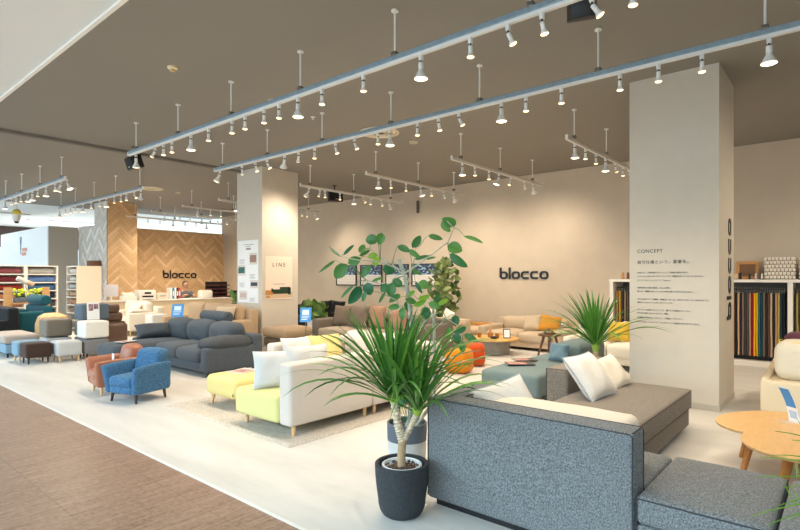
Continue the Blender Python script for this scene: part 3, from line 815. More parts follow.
# ------------------------------------------------------------------ black pot with dragon tree
def stone_mat(name, rgb, sc=70):
    m, nt, b = base(name); L = nt.links; c = lin(rgb)
    tc = N(nt, 'ShaderNodeTexCoord'); n = N(nt, 'ShaderNodeTexNoise', Scale=float(sc), Detail=6.0, Roughness=.8)
    L.new(tc.outputs['Object'], n.inputs['Vector'])
    bp = N(nt, 'ShaderNodeBump', Strength=.9, Distance=.008); L.new(n.outputs['Fac'], bp.inputs['Height']); L.new(bp.outputs['Normal'], b.inputs['Normal'])
    r = N(nt, 'ShaderNodeValToRGB'); r.color_ramp.elements[0].position = .35; r.color_ramp.elements[1].position = .75
    r.color_ramp.elements[0].color = c; r.color_ramp.elements[1].color = tuple(min(1, x*2.2+.01) for x in c[:3])+(1,)
    L.new(n.outputs['Fac'], r.inputs['Fac']); L.new(r.outputs['Color'], b.inputs['Base Color']); b.inputs['Roughness'].default_value = .75
    return m
potblk = stone_mat('black_rough_stone', (34, 38, 42))
def pot(t, R, Hh, mat, taper=.78, wall=.02, name='pot', rnd=.2):
    pr = [(R*.55, 0)]
    for k in range(1, 7):
        a = PI/2*k/6; pr.append((R*(.55+(taper-.55)*math.sin(a)), Hh*rnd*(1-math.cos(a))))
    for k in range(1, 7):
        f = k/6; pr.append((R*(taper+(1-taper)*math.sin(f*PI/2)), Hh*(rnd+(1-rnd)*f)))
    pr += [(R-.006, Hh+.005), (R-wall+.004, Hh+.005), (R-wall, Hh-.004), (R-wall, Hh-.06), (R*.3, Hh-.062)]
    return obj(name, lathe(BM(), pr, n=40), mat, t)
def blade(bm, p, az, elev, L, w, droop, n=9, twist=0):
    """strap leaf with a folded midrib"""
    p = Vector(p); d = Vector((math.cos(az)*math.cos(elev), math.sin(az)*math.cos(elev), math.sin(elev)))
    side0 = Vector((-math.sin(az), math.cos(az), 0))
    prev = None
    for k in range(n+1):
        f = k/n
        wd = w*(.55+.9*f if f < .35 else 1-((f-.35)/.65)**2.2)*.5
        if k == n: wd = .0004
        nrm = d.cross(side0).normalized()
        s = (side0*math.cos(twist*f)+nrm*math.sin(twist*f))
        row_ = (bm.verts.new(p-s*wd+nrm*wd*-.35), bm.verts.new(p), bm.verts.new(p+s*wd+nrm*wd*-.35))
        if prev:
            bm.faces.new((prev[0], prev[1], row_[1], row_[0])); bm.faces.new((prev[1], prev[2], row_[2], row_[1]))
        prev = row_
        p = p+d*(L/n)
        d = (d+Vector((0, 0, -1))*droop*(f+.15)/n*2.2).normalized()
dracleaf = leafmat('dragon_tree_leaf', (34, 92, 32), (104, 160, 62), .35)
def dragon_head(bm, c, n, L, rnd, w=.026, droopk=1, avoid=None):
    for k in range(n):
        f = (k+.5)/n; az = k*2.39996+rnd.uniform(-.2, .2)
        elev = R_(84-54*f+rnd.uniform(-7, 7)); l = L*(.66+.42*min(1, f*1.6))*(.85+.25*rnd.random())
        if avoid: 
            q = Vector(c)+Vector((math.cos(az), math.sin(az), 0))*l*.9
            if avoid(q): l *= .55
        blade(bm, Vector(c)+Vector((math.cos(az), math.sin(az), 0))*.012+Vector((0, 0, .06*(1-f))), az, elev, l, w*rnd.uniform(.8, 1.15), droopk*(.2+.75*f+rnd.uniform(0, .35)), twist=rnd.uniform(-.7, .7))
barkm = plain('pale_ringed_bark', (206, 188, 160), .85, var=.3, vs=45, bump=1.0, bs=60)
barkb = plain('tan_bark', (176, 148, 112), .85, var=.25, vs=30, bump=.6, bs=60)
greenb = plain('green_leaf_base', (140, 170, 60), .6)
def ringed(pts, r, n=26):
    """trunk with stacked leaf-scar rings"""
    P = []; Rr = []
    V = [Vector(p) for p in pts]
    for k in range(n+1):
        f = k/n*(len(V)-1); i = min(int(f), len(V)-2); q = V[i].lerp(V[i+1], f-i)
        P.append(q); Rr.append(r*(1+.13*(1 if k % 2 else -1))*(1-.08*k/n))
    return tube(BM(), P, Rr, 12)
t = thing('dragon_tree', 'two-headed dragon tree in a round rough black pot by the grey sofa', 'potted plant', (2.575, 2.18, 0))
p_ = pot(t, .172, .325, potblk, .88, .026, rnd=.32)
obj('inner_pot', lathe(BM(), [(.12, .2), (.128, .318), (.12, .322), (.112, .318), (.112, .29), (.05, .29)], (.0, .0, 0), 32), plain('white_plastic', (232, 234, 234), .4), t)
bm = lathe(BM(), [(.113, .28), (.08, .298), (.03, .303), (.002, .304)], n=24)
for k in range(70):
    a = random.uniform(0, 6.28); r = .105*math.sqrt(random.random()); s = random.uniform(.006, .011)
    g = bmesh.ops.create_icosphere(bm, subdivisions=1, radius=s); bmesh.ops.translate(bm, verts=g['verts'], vec=(r*math.cos(a), r*math.sin(a), .302))
o = obj('soil_chips', bm, plain('bark_chips', (96, 72, 58), .9, var=.5, vs=60), t)
right = Vector((.6489, -.7609, 0))     # across the picture
fk = Vector((0, 0, .46))+right*.004
A_ = fk+right*-.055+Vector((0, 0, .26)); B_ = fk+right*.095+Vector((0, 0, .185))
tr = obj('trunk', tube(BM(), [(0, 0, .28), right*-.004+Vector((0, 0, .36)), fk+Vector((0, 0, .01))], [.029, .026, .028], 14), barkb, t)
obj('stem', ringed([fk, fk+right*-.028+Vector((0, 0, .1)), A_], .026), barkm, tr)
obj('stem', ringed([fk, fk+right*.04+Vector((0, 0, .07)), B_], .0215), barkm, tr)
rr = random.Random(3)
obj('leaf_crown', (lambda b: (dragon_head(b, A_, 92, .70, rr, .028), b)[1])(BM()), dracleaf, t)
obj('leaf_crown', (lambda b: (dragon_head(b, B_, 70, .62, rr, .028), b)[1])(BM()), dracleaf, t)
for c in (A_, B_): obj('leaf_base', lathe(BM(), [(.018, -.02), (.032, .0), (.036, .03), (.02, .07)], tuple(c), 14), greenb, t)

# ------------------------------------------------------------------ rubber tree behind it
def inv(u, v, d):
    r = (u-400)/530
    return Vector((d*(.7609+.6489*r), d*(.6489-.7609*r), H+(278-v)*d/530))
figleaf = leafmat('rubber_tree_leaf', (30, 92, 58), (84, 138, 56), .38)
figyoung = leafmat('young_rubber_leaf', (96, 150, 40), (140, 180, 60), .4)
figbark = plain('grey_green_bark', (166, 170, 152), .8, var=.2, vs=24, bump=.5, bs=40)
RT = Vector((3.30, 2.74, 0))
t = thing('rubber_tree', 'tall rubber tree with oval leaves in a grey banded pot behind the dragon tree', 'potted plant', RT)
DP = 4.29
def W3(u, v, dd=0): return inv(u, v, DP+dd)-RT
bandm = plain('dark_grey_pot_band', (84, 92, 102), .7); lightp = plain('light_grey_concrete', (190, 190, 186), .8, var=.08, vs=12)
obj('pot', lathe(BM(), [(.135, 0), (.15, .01), (.158, .2), (.158, .2)], n=36), lightp, t)
obj('pot_band', lathe(BM(), [(.1585, .2), (.162, .335), (.155, .342), (.145, .335), (.145, .29), (.1, .288)], n=36), bandm, t, label='dark grey upper band')
obj('soil', lathe(BM(), [(.144, .285), (.08, .3), (.002, .302)], n=20), soil_m, t)
trunk_pts = [Vector((0, 0, .29)), W3(414, 400), W3(413, 350), W3(411.6, 324.5), W3(408.8, 296), W3(404.6, 276), W3(398.6, 259)]
tr = obj('trunk', tube(BM(), trunk_pts, [.021, .02, .019, .018, .017, .016, .015], 12), figbark, t)
t2 = [Vector((.03, -.06, .29)), W3(434, 400, .1), W3(434.5, 350, .12), W3(434, 322, .12), W3(432.5, 300, .1)]
obj('stem', tube(BM(), t2, [.015, .014, .013, .012, .008], 10), figbark, t)
brs = []
def branch(pts, r0=.008):
    o = obj('branch', tube(BM(), pts, [r0*(1-.55*k/(len(pts)-1)) for k in range(len(pts))], 8), figbark, t); brs.extend(pts); return o
branch([W3(403, 274), W3(413, 268, -.05), W3(431, 255, -.1), W3(448, 242, -.12), W3(454, 228, -.12), W3(447, 221, -.12)])
branch([W3(404, 276), W3(392, 264, .05), W3(380, 258, .1), W3(370, 248, .12), W3(372, 238, .12)], .006)
branch([W3(402, 270), W3(380, 262, -.1), W3(358, 260, -.18), W3(342, 257, -.2), W3(330, 248, -.2)], .006)
branch([W3(408, 292), W3(395, 284, .1), W3(378, 283, .15), W3(366, 280, .15)], .006)
branch([W3(407, 285), W3(413, 265, .1), W3(416, 248, .14), W3(420, 246, .14)], .006)
branch([W3(411, 322), W3(402, 310, -.12), W3(396, 300, -.16), W3(388, 296, -.18)], .006)
branch([W3(410, 310), W3(420, 296, .1), W3(428, 286, .14)], .006)
branch([W3(412, 335), W3(424, 322, -.05), W3(438, 312, -.1)], .006)
branch([W3(434, 330, .12), W3(446, 318, .12), W3(458, 326, .12), W3(462, 340, .1)], .006)
branch([W3(434, 350, .12), W3(428, 332, .1), W3(420, 322, .1)], .005)
branch([W3(413, 350), W3(404, 335, .1), W3(396, 332, .1)], .006)
def oval_leaf(bm, c, L, W, ang, tilt, rnd):
    """c centre; ang = direction of the tip in the picture plane; tilt = turn about the leaf's own axis"""
    up = Vector((0, 0, 1)); fw = Vector((.7609, .6489, 0))
    ax = right*math.cos(ang)+up*math.sin(ang)
    ax = (ax+fw*rnd.uniform(-.25, .25)).normalized()
    nrm = (-fw-ax*(-fw).dot(ax)).normalized(); sd = ax.cross(nrm)
    ct, st_ = math.cos(tilt), math.sin(tilt); sd, nrm = sd*ct+nrm*st_, nrm*ct-sd*st_
    rows = []
    n = 8
    for k in range(n+1):
        f = k/n; wd = W/2*(max(0, math.sin(PI*min(1, f*1.0)**.85)))**.62 if 0 < k < n else .0006
        cen = c+ax*(f-.5)*L+nrm*(-.1*L*(2*f-1)**2)
        rows.append([bm.verts.new(cen-sd*wd+nrm*wd*.22), bm.verts.new(cen-sd*wd*.5+nrm*wd*.06), bm.verts.new(cen), bm.verts.new(cen+sd*wd*.5+nrm*wd*.06), bm.verts.new(cen+sd*wd+nrm*wd*.22)])
    for a, b in zip(rows, rows[1:]):
        for i in range(4): bm.faces.new((a[i], a[i+1], b[i+1], b[i]))
    return c-ax*L/2
LV = [(563,77,50,32,160),(550,95,45,24,-50),(448,147,50,27,55),(515,132,48,18,-15),(583,170,50,40,-20),(595,215,72,28,-37),(650,138,66,14,-20),(288,140,42,33,180),(320,137,38,28,-100),
 (255,172,32,22,60),(208,175,48,12,45),(160,185,55,9,-38),(130,235,70,10,-142),(178,252,62,42,-130),(228,215,46,32,20),(265,187,42,13,30),(293,197,32,18,15),(305,217,34,24,-120),
 (268,252,48,24,-125),(350,245,42,34,-30),(403,172,46,22,-25),(440,190,44,18,-35),(465,203,46,12,15),(230,337,72,36,-125),(278,315,42,36,-80),(200,325,62,11,-135),(262,342,36,16,-110),
 (335,312,34,28,-140),(357,318,46,32,-95),(380,293,38,28,-30),(370,347,44,20,-145),(325,345,44,10,-120),(367,378,42,20,-170),(397,402,42,24,-95),(428,357,38,20,-20),(472,300,38,32,-30),
 (448,255,42,12,-30),(430,330,28,14,40),(480,400,46,34,-80),(585,427,38,28,-90),(600,460,46,22,-160),(590,490,36,28,-80),(475,345,40,18,20),(415,380,40,18,-70),(460,365,44,18,25),
 (510,372,40,22,-20),(540,360,40,16,30),(455,310,42,12,-60),(500,205,30,8,15),(640,488,50,22,-30),(560,470,36,20,-100),(610,520,38,24,-90),(310,280,40,10,20),(520,345,36,16,60)]
bmA, bmB = BM(), BM(); bmP = bmA; rl = random.Random(8)
for i, (x, y, L, W_, a) in enumerate(LV):
    u, v = 290+x/3.535, 200+y/3.535
    k = DP/530/3.535
    dd = rl.uniform(-.16, .16); c = W3(u, v, dd)
    young = i in (17, 37, 42, 44, 16, 46)
    st = oval_leaf(bmB if young else bmA, c, L*k*1.1, W_*k*1.12, R_(a), rl.uniform(-.35, .35), rl)
    nb = min(brs, key=lambda q: (q-st).length)
    mid = (nb+st)/2+Vector((0, 0, .015))
    tube(bmP, [nb, mid, st], [.0028, .0022, .0018], 5)
# a few low shoots round the pot
for k in range(16):
    a = rl.uniform(0, 6.28); c = Vector((math.cos(a)*.09, math.sin(a)*.09, rl.uniform(.36, .6)))
    oval_leaf(bmA if k % 3 else bmB, c, .09, .06, rl.uniform(-2.6, .5), rl.uniform(-.6, .6), rl)
    tube(bmP, [Vector((0, 0, .32)), c], .0022, 5)
obj('leaves', bmA, figleaf, t); obj('young_leaves', bmB, figyoung, t, label='pale yellow-green young leaves')
# ------------------------------------------------------------------ rug and cream corner sofa with lime seat
def rug_mat():
    m = fabric('shaggy_rug_pile', (186, 176, 162), .26, 60, .9); return m
bm = BM(); gx, gy = 90, 80
from mathutils import noise as NZ
gr = [[None]*(gy+1) for _ in range(gx+1)]
for i in range(gx+1):
    for j in range(gy+1):
        x = 2.93+i*(5.5-2.93)/gx; y = 3.78+j*(6.12-3.78)/gy
        e = 0 if i in (0, gx) or j in (0, gy) else 1
        gr[i][j] = bm.verts.new((x+(1-e)*NZ.noise(Vector((x*14, y*14, 0)))*.012, y+(1-e)*NZ.noise(Vector((x*14, y*14, 3)))*.012, .003+e*(.014+.006*NZ.noise(Vector((x*30, y*30, 1))))))
for i in range(gx):
    for j in range(gy): bm.faces.new((gr[i][j], gr[i+1][j], gr[i+1][j+1], gr[i][j+1]))
rim = [gr[i][0] for i in range(gx+1)]+[gr[gx][j] for j in range(1, gy+1)]+[gr[i][gy] for i in range(gx-1, -1, -1)]+[gr[0][j] for j in range(gy-1, 0, -1)]
lowr = [bm.verts.new((v.co.x, v.co.y, .0)) for v in rim]
for k in range(len(rim)):
    q = (k+1) % len(rim); bm.faces.new((rim[k], lowr[k], lowr[q], rim[q]))
single('shaggy_rug', bm, rug_mat(), 'pale grey shaggy rug under the cream corner sofa', 'rug', (4.2, 4.95, 0))
pink = fabric('pale_cream_upholstery', (202, 191, 180), .05, 150, .12)
lime = fabric('lime_yellow_upholstery', (210, 203, 136), .06, 150, .12)
RZ = .018
t = thing('corner_sofa', 'cream corner sofa with a lime yellow chaise seat on the rug', 'sofa', (4.2, 4.7, RZ))
put(t, 'side_panel', (3.05, 4.155, 3.92, 4.105, RZ+.1, .70), pink, .035, (.002, .006, .004), n=10)
put(t, 'side_panel', (4.165, 5.42, 3.92, 4.105, RZ+.1, .70), pink, .035, (.002, .006, .004), n=10)
put(t, 'chaise_seat', (3.04, 4.0, 4.108, 4.83, RZ+.1, .385), lime, .05, (.01, .004, .02), n=10)
put(t, 'seat_cushion', (4.0, 5.2, 4.108, 5.28, RZ+.1, .40), pink, .05, (.004, .004, .02))
put(t, 'back_panel', (5.21, 5.42, 4.108, 5.28, RZ+.1, .70), pink, .035)
put(t, 'back_cushion', (4.98, 5.2, 4.12, 4.69, .40, .78), pink, .08, (.04, 0, .02)); put(t, 'back_cushion', (4.98, 5.2, 4.70, 5.27, .40, .78), pink, .08, (.04, 0, .02))
put(t, 'side_panel', (3.88, 5.42, 5.285, 5.47, RZ+.1, .70), pink, .035, (.002, .006, .004), n=10)
for x, y in ((3.13, 3.98), (3.13, 4.74), (4.09, 3.99), (4.24, 3.99), (5.34, 3.99), (5.34, 5.4), (3.96, 5.4), (4.1, 5.1)):
    cone_leg(t, x-4.2, y-4.7, .13, beech_m, .026, .016)
whitep = fabric('white_pillow_cloth', (200, 199, 196), .05, 150, .45); yelp = fabric('yellow_pillow_cloth', (222, 196, 128), .06, 150, .35)
scatter('large white pillow at the front corner of the lime chaise seat', whitep, 3.28, 4.41, .39, .50, .38, .16, rz=62, lean=12, group=None)
scatter('long white pillow just behind the front side panel of the cream corner sofa', whitep, 3.60, 4.27, .39, .52, .42, .14, rz=84, lean=14)
scatter('small white pillow against the far side of the cream corner sofa', whitep, 4.12, 5.08, .40, .44, .40, .14, rz=84, lean=20)
scatter('yellow pillow against the far side of the cream corner sofa', yelp, 4.52, 5.02, .40, .50, .40, .14, rz=86, lean=18)
t = thing('footstool', 'long yellow footstool with wooden legs left of the lime chaise', 'footstool', (3.57, 5.5, RZ))
put(t, 'seat', (3.27, 3.86, 5.17, 5.82, RZ+.12, .365), fabric('yellow_upholstery', (220, 198, 128), .06, 150, .1), .06, (.006, .006, .02), n=10)
for x, y in ((-.22, -.25), (-.22, .25), (.22, -.25), (.22, .25)): cone_leg(t, x, y, .13, beech_m, .026, .016, (x*.08, y*.08))
obj('side_label', bx(-.308, -.302, -.29, -.275, .16, .19), plain('olive_tag', (110, 110, 50), .8), t, smooth=False)
def magazine(name, label, x, y, z, rz, w_=.21, h_=.28, cover=(214, 196, 190), th=.008, cat='magazine'):
    t = thing(name, label, cat, (x, y, z), R_(rz))
    obj('pages', bx(-h_/2+.002, h_/2-.002, -w_/2+.002, w_/2-.002, .001, th-.001), paper_m, t, smooth=False)
    c = bx(-h_/2, h_/2, -w_/2, w_/2, th-.001, th); box(c, -h_/2, h_/2, -w_/2, w_/2, 0, .001); box(c, -h_/2, h_/2, -w_/2-.001, -w_/2, 0, th)
    obj('cover', c, plain('cover_%d_%d_%d' % cover, cover, .35), t, smooth=False)
    obj('cover_picture', bx(-h_/2+.03, h_/2-.09, -w_/2+.03, w_/2-.03, th, th+.0006), plain('cover_pic', (170, 120, 110), .4, var=.5, vs=18), t, smooth=False)
magazine('magazine', 'thin pinkish magazine lying on the yellow footstool', 3.62, 5.55, .386, 15, .24, .3)

# ------------------------------------------------------------------ charcoal sofa
char = fabric('charcoal_blue_velour', (72, 78, 84), .2, 70, .3); chard = fabric('charcoal_velour_dark', (64, 67, 70), .16, 70, .3)
t = thing('chaise_sofa', 'large charcoal blue sofa with chaise behind the blue armchair', 'sofa', (4.6, 8.6, 0))
put(t, 'base', (4.14, 5.1, 7.33, 9.82, .07, .22), char, .03)
put(t, 'armrest', (4.12, 5.08, 7.3, 7.48, .07, .44), char, .04, (.004, .006, .01)); put(t, 'armrest', (4.12, 5.08, 9.68, 9.86, .07, .44), char, .04)
put(t, 'back_frame', (4.93, 5.13, 7.3, 9.86, .07, .60), char, .05)
for k in range(2): put(t, 'seat_cushion', (4.08, 4.9, 7.49+k*.72, 8.19+k*.72, .22, .415), char, .07, (.012, .0, .03), .006)
put(t, 'chaise_seat', (3.46, 4.9, 8.93, 9.67, .14, .41), char, .08, (.014, 0, .03), .006)
put(t, 'chaise_base', (3.52, 4.12, 8.97, 9.66, .07, .2), char, .03)
for k in range(3): c = put(t, 'back_cushion', (4.66, 4.95, 7.50+k*.73, 8.21+k*.73, .40, .76), char, .1, (.05, .0, .03), .018)
put(t, 'arm_cushion', (4.2, 4.92, 7.30, 7.72, .40, .56), chard, .07, (.02, .02, .04), .02, label='dark cushion resting over the near armrest')
for x, y in ((4.2, 7.4), (5.0, 7.4), (4.2, 9.76), (5.0, 9.76), (3.56, 9.05), (3.56, 9.58)): cone_leg(t, x-4.6, y-8.6, .08, darkleg_m)
bm = BM(); pr = [(.001, -.42), (.07, -.42), (.1, -.39), (.105, 0), (.1, .39), (.07, .42), (.001, .42)]
lathe(bm, pr, n=20); bmesh.ops.rotate(bm, verts=bm.verts, matrix=Matrix.Rotation(PI/2, 3, 'X')); bmesh.ops.translate(bm, verts=bm.verts, vec=(5.02, 8.55, .82))
single('bolster_cushion', bm, char, 'cylindrical charcoal bolster on top of the charcoal sofa back', 'cushion', (5.02, 8.55, .71))
scatter('charcoal pillow slumped at the far end of the charcoal sofa', char, 4.40, 9.48, .44, .68, .28, .24, rz=84, lean=34)
magazine('price_card', 'white card lying on the charcoal chaise', 3.75, 9.2, .445, 20, .2, .28, (222, 216, 210), .004, 'card')

# ------------------------------------------------------------------ two low armchairs
def armchair(label, x, y, rz, body, legm, s=1, group='low armchairs', tagcol=None):
    t = thing('armchair', label, 'armchair', (x, y, 0), R_(rz), group)
    bm = sb(-.27, .2, -.19, .19, .11, .21, r=.03, n=6); soft(bm, .1, .27, -.27, .27, .11, .4, r=.05, n=6)
    obj('frame', bm, body, t)
    obj('seat_cushion', sb(-.285, .14, -.195, .195, .19, .315, r=.05, bulge=(.01, 0, .02), n=8), body, t)
    bm = sb(.06, .24, -.205, .205, .28, .61, r=.055, bulge=(.02, 0, .004), n=10)
    for v in bm.verts:
        f = (v.co.z-.28)/.33; v.co.x += .07*f; v.co.y *= 1-.03*f*f
        if v.co.z > .45: v.co.z -= .012*(v.co.y/.2)**2
    obj('backrest', bm, body, t)
    for sgn in (-1, 1):
        bm = sb(-.27, .26, .185, .265, .11, .46, r=.035, n=10)
        for v in bm.verts:
            f = max(0, (v.co.z-.11)/.35); g = (v.co.x+.27)/.53
            v.co.y += .06*f*f*(1-.5*g); v.co.z += -.02*(1-g)*f+.012*math.sin(g*PI)*f
            if g < .25: v.co.x -= .03*f*(1-g/.25)
            v.co.y *= sgn
        obj('armrest', bm, body, t)
    for lx in (-.2, .2):
        for ly in (-.2, .2): cone_leg(t, lx, ly, .13, legm, .021, .014, (lx*.06, ly*.06))
    return t
bluef = fabric('bright_blue_tweed', (62, 102, 136), .6, 95, .1)
leather = plain('tan_brown_leather', (158, 98, 70), .42, spec=.5, var=.08, vs=10, bump=.15, bs=120)
armchair('bright blue tweed armchair with dark wooden legs at the walkway edge', 2.90, 6.73, 16, bluef, darkleg_m)
t = armchair('brown leather armchair with light legs behind the blue armchair', 2.90, 7.44, -8, leather, beech_m)
obj('hang_tag', bx(-.03, -.025, -.05, .04, .34, .5), paper_m, t, smooth=False, label='white price tag')

# ------------------------------------------------------------------ cube stools in steps
def cube_stool(label, x0, x1, y0, y1, z, mat, legm=None, h=.36, cat='stool', group='upholstered cube stools'):
    cx, cy = (x0+x1)/2, (y0+y1)/2
    t = thing('cube_stool', label, cat, (cx, cy, z), 0, group)
    lg = .105 if legm else 0
    put(t, 'seat', (x0, x1, y0, y1, z+lg, z+h), mat, .035, (.004, .004, .01), n=8)
    if legm:
        for x in (x0+.05, x1-.05):
            for y in (y0+.05, y1-.05): cone_leg(t, x-cx, y-cy, .115, legm, .018, .013)
    else:
        obj('base_board', bx(x0-cx+.02, x1-cx-.02, y0-cy+.02, y1-cy-.02, -.0, .012), dark_m, t, smooth=False)
    return t
ltg = fabric('light_grey_felt', (186, 186, 184), .1); mg = fabric('mid_grey_felt', (122, 120, 120), .14); tp = fabric('taupe_felt', (126, 116, 102), .14)
dbr = fabric('dark_brown_cord', (66, 50, 42), .2); stb = fabric('steel_blue_felt', (120, 148, 166), .1); wf = fabric('white_felt', (226, 220, 208), .05); sg = fabric('blue_grey_felt', (92, 104, 114), .14)
cube_stool('dark brown stool with dark legs at the front of the stool group', 2.76, 3.15, 10.80, 11.19, 0, dbr, darkleg_m)
cube_stool('steel blue stool with light legs behind the dark brown one', 2.74, 3.14, 11.24, 11.62, 0, stb, beech_m)
cube_stool('light grey stool with light legs, right of the dark brown one', 3.2, 3.60, 10.68, 11.1, 0, ltg, beech_m)
cube_stool('mid grey stool with dark legs carrying a white cube', 3.64, 4.06, 10.68, 11.1, 0, mg, darkleg_m)
cube_stool('white cube stool stacked on the mid grey stool', 3.64, 4.06, 10.68, 11.1, .384, wf, None, .31)
cube_stool('pale stool carrying the taupe cube', 3.26, 3.70, 11.5, 11.95, 0, ltg, beech_m)
cube_stool('taupe cube stool stacked behind the light grey stool', 3.26, 3.70, 11.5, 11.95, .384, tp, None, .325)
cube_stool('grey stool at the bottom of the tallest stack', 3.74, 4.2, 11.14, 11.56, 0, mg, darkleg_m)
cube_stool('grey cube in the middle of the tallest stack', 3.74, 4.2, 11.14, 11.56, .384, mg, None, .29)
cube_stool('blue-grey cube on top of the tallest stool stack', 3.74, 4.24, 11.14, 11.56, .69, sg, None, .31)
t = thing('info_poster', 'white info sheet leaning on the top blue-grey cube', 'poster', (3.93, 11.10, .70))
bm = bx(-.11, .11, -.003, .003, 0, .33); bmesh.ops.rotate(bm, verts=bm.verts, matrix=Matrix.Rotation(R_(-4), 3, 'X')); obj('sheet', bm, paper_m, t, smooth=False)
bm = bx(-.08, .0, -.006, -.002, .17, .3); box(bm, .01, .09, -.006, -.002, .2, .3); bmesh.ops.rotate(bm, verts=bm.verts, matrix=Matrix.Rotation(R_(-4), 3, 'X')); obj('photo_print', bm, plain('print_mauve', (150, 120, 130), .5, var=.6, vs=20), t, smooth=False)
# brown leather recliner seen from the side behind the stools
lb = plain('dark_brown_leather', (104, 80, 66), .5, bump=.2, bs=60)
t = thing('recliner_chair', 'brown leather recliner with stepped rolls right of the cube stack', 'armchair', (4.42, 11.85, 0))
for _ in (0,): LB = t
put(t, 'seat', (4.2, 4.7, 11.68, 12.05, .1, .42), lb, .06); put(t, 'armrest', (4.28, 4.74, 11.5, 11.67, .08, .56), lb, .05); put(t, 'armrest', (4.28, 4.74, 12.06, 12.2, .08, .56), lb, .05)
for k in range(3): put(t, 'back_roll', (4.44-k*.03, 4.76-k*.06, 11.66, 12.07, .42+k*.18, .60+k*.18), lb, .05, (.02, 0, .005))
obj('swivel_base', lathe(BM(), [(.26, 0), (.26, .02), (.06, .04), (.05, .12)], n=24), dark_m, t)

# ------------------------------------------------------------------ far left group
t = thing('storage_bench', 'pale taupe upholstered bench at the left edge of the photo', 'bench', (3.0, 12.6, 0))
put(t, 'seat_cushion', (2.72, 3.3, 12.0, 13.2, .26, .42), fabric('pale_taupe_felt', (170, 158, 148), .1), .05, (.004, .004, .015)); put(t, 'base', (2.75, 3.28, 12.03, 13.18, .08, .255), stb, .02)
for x, y in ((-.2, -.5), (.2, -.5), (-.2, .5), (.2, .5)): cone_leg(t, x, y, .09, dark_m)
blk_f = fabric('black_upholstery', (26, 27, 30), .1); tealf = fabric('deep_teal_upholstery', (22, 76, 88), .1)
sofa('black sofa cut off by the left edge of the photo', 2.3, 3.36, 13.6, 15.2, .42, .60, .86, blk_f, dark_m, group=None)
sofa('deep teal sofa behind the tan pouf at far left', 3.44, 4.1, 13.95, 15.3, .5, .74, .86, tealf, dark_m, ncush=2, group=None)
bm = BM(); lathe(bm, [(.001, -.55), (.1, -.55), (.12, -.5), (.12, .5), (.1, .55), (.001, .55)], n=18)
bmesh.ops.rotate(bm, verts=bm.verts, matrix=Matrix.Rotation(PI/2, 3, 'X')); bmesh.ops.translate(bm, verts=bm.verts, vec=(3.98, 14.6, .99)); single('bolster_cushion', bm, tealf, 'teal bolster along the top of the teal sofa', 'cushion', (3.98, 14.6, .87))
single('folded_towel', sb(3.5, 3.88, 14.2, 15.0, .53, .60, r=.03), wf, 'white cloth laid on the teal sofa', 'cloth', (3.7, 14.6, .53))
jute = plain('tan_woven_jute', (196, 160, 118), .9, var=.25, vs=30, bump=.8, bs=50)
single('woven_pouf', lathe(BM(), [(.2, 0), (.27, .08), (.32, .3), (.32, .5), (.27, .66), (.15, .73), (.001, .74)], (3.9, 13.35, 0), 28), jute, 'round tan woven pouf behind the taupe cube stool', 'pouf', (3.9, 13.35, 0))
# wooden display stand with flowers
ow = wood('oak_board', (206, 158, 106), .8)
t = thing('display_stand', 'wooden stand with two upright end boards before the fabric shelves', 'stand', (4.05, 15.75, 0))
for sx in (-1, 1):
    bm = bx(-.11, .11, -.02, .02, 0, 1.27)
    for v in bm.verts: v.co.x *= 1-.25*(v.co.z/1.27)
    bmesh.ops.translate(bm, verts=bm.verts, vec=(sx*.40, 0, 0)); obj('end_board', bm, ow, t, smooth=False)
obj('shelf_board', bx(-.33, .33, -.14, .14, .86, .89), ow, t, smooth=False); obj('shelf_board', bx(-.33, .33, -.14, .14, .45, .48), ow, t, smooth=False)
t = thing('flower_box', 'grey planter of lime yellow flowers on the wooden stand', 'flowers', (4.05, 15.75, .892))
obj('planter', bx(-.28, .28, -.09, .09, 0, .13, .01), plain('grey_planter', (96, 100, 108), .6), t)
bm = BM(); bg = BM(); rf = random.Random(4)
for k in range(46):
    x, y, z = rf.uniform(-.3, .3), rf.uniform(-.1, .1), rf.uniform(.17, .33)
    g = bmesh.ops.create_icosphere(bm, subdivisions=1, radius=rf.uniform(.022, .04)); bmesh.ops.translate(bm, verts=g['verts'], vec=(x, y, z))
for k in range(80):
    a = rf.uniform(0, 6.28); blade(bg, (rf.uniform(-.24, .24), rf.uniform(-.06, .06), .12), a, R_(rf.uniform(35, 80)), rf.uniform(.1, .2), .03, .6, 4)
obj('blooms', bm, plain('lime_petals', (206, 220, 50), .6), t); obj('leaves', bg, leafmat('grey_green_foliage', (60, 84, 66), (120, 144, 90)), t)
t = thing('floor_lamp', 'curved beige lamp stem with cream and tan rolled shade at far left', 'lamp', (4.18, 15.2, 0))
obj('base', lathe(BM(), [(.14, 0), (.14, .02), (.02, .03)], n=20), dark_m, t)
obj('stem', tube(BM(), [(0, 0, .02), (.0, 0, .5), (-.05, 0, .8), (-.2, 0, 1.1), (-.3, 0, 1.28), (-.3, 0, 1.40)], .014, 8), plain('beige_cord', (190, 164, 130), .7), t)
def roll_bm(p, q, r): return tube(BM(), [Vector(p), Vector(p)+(Vector(q)-Vector(p))*.04, Vector(q)-(Vector(q)-Vector(p))*.04, Vector(q)], [r*.8, r, r, r*.8], 16)
obj('shade', roll_bm((-.48, 0, 1.50), (-.24, 0, 1.38), .06), plain('cream_shade', (206, 196, 186), .8), t); obj('shade_end', roll_bm((-.28, -.01, 1.40), (-.14, -.01, 1.33), .058), plain('tan_shade', (190, 158, 130), .8), t, label='tan end of the shade')
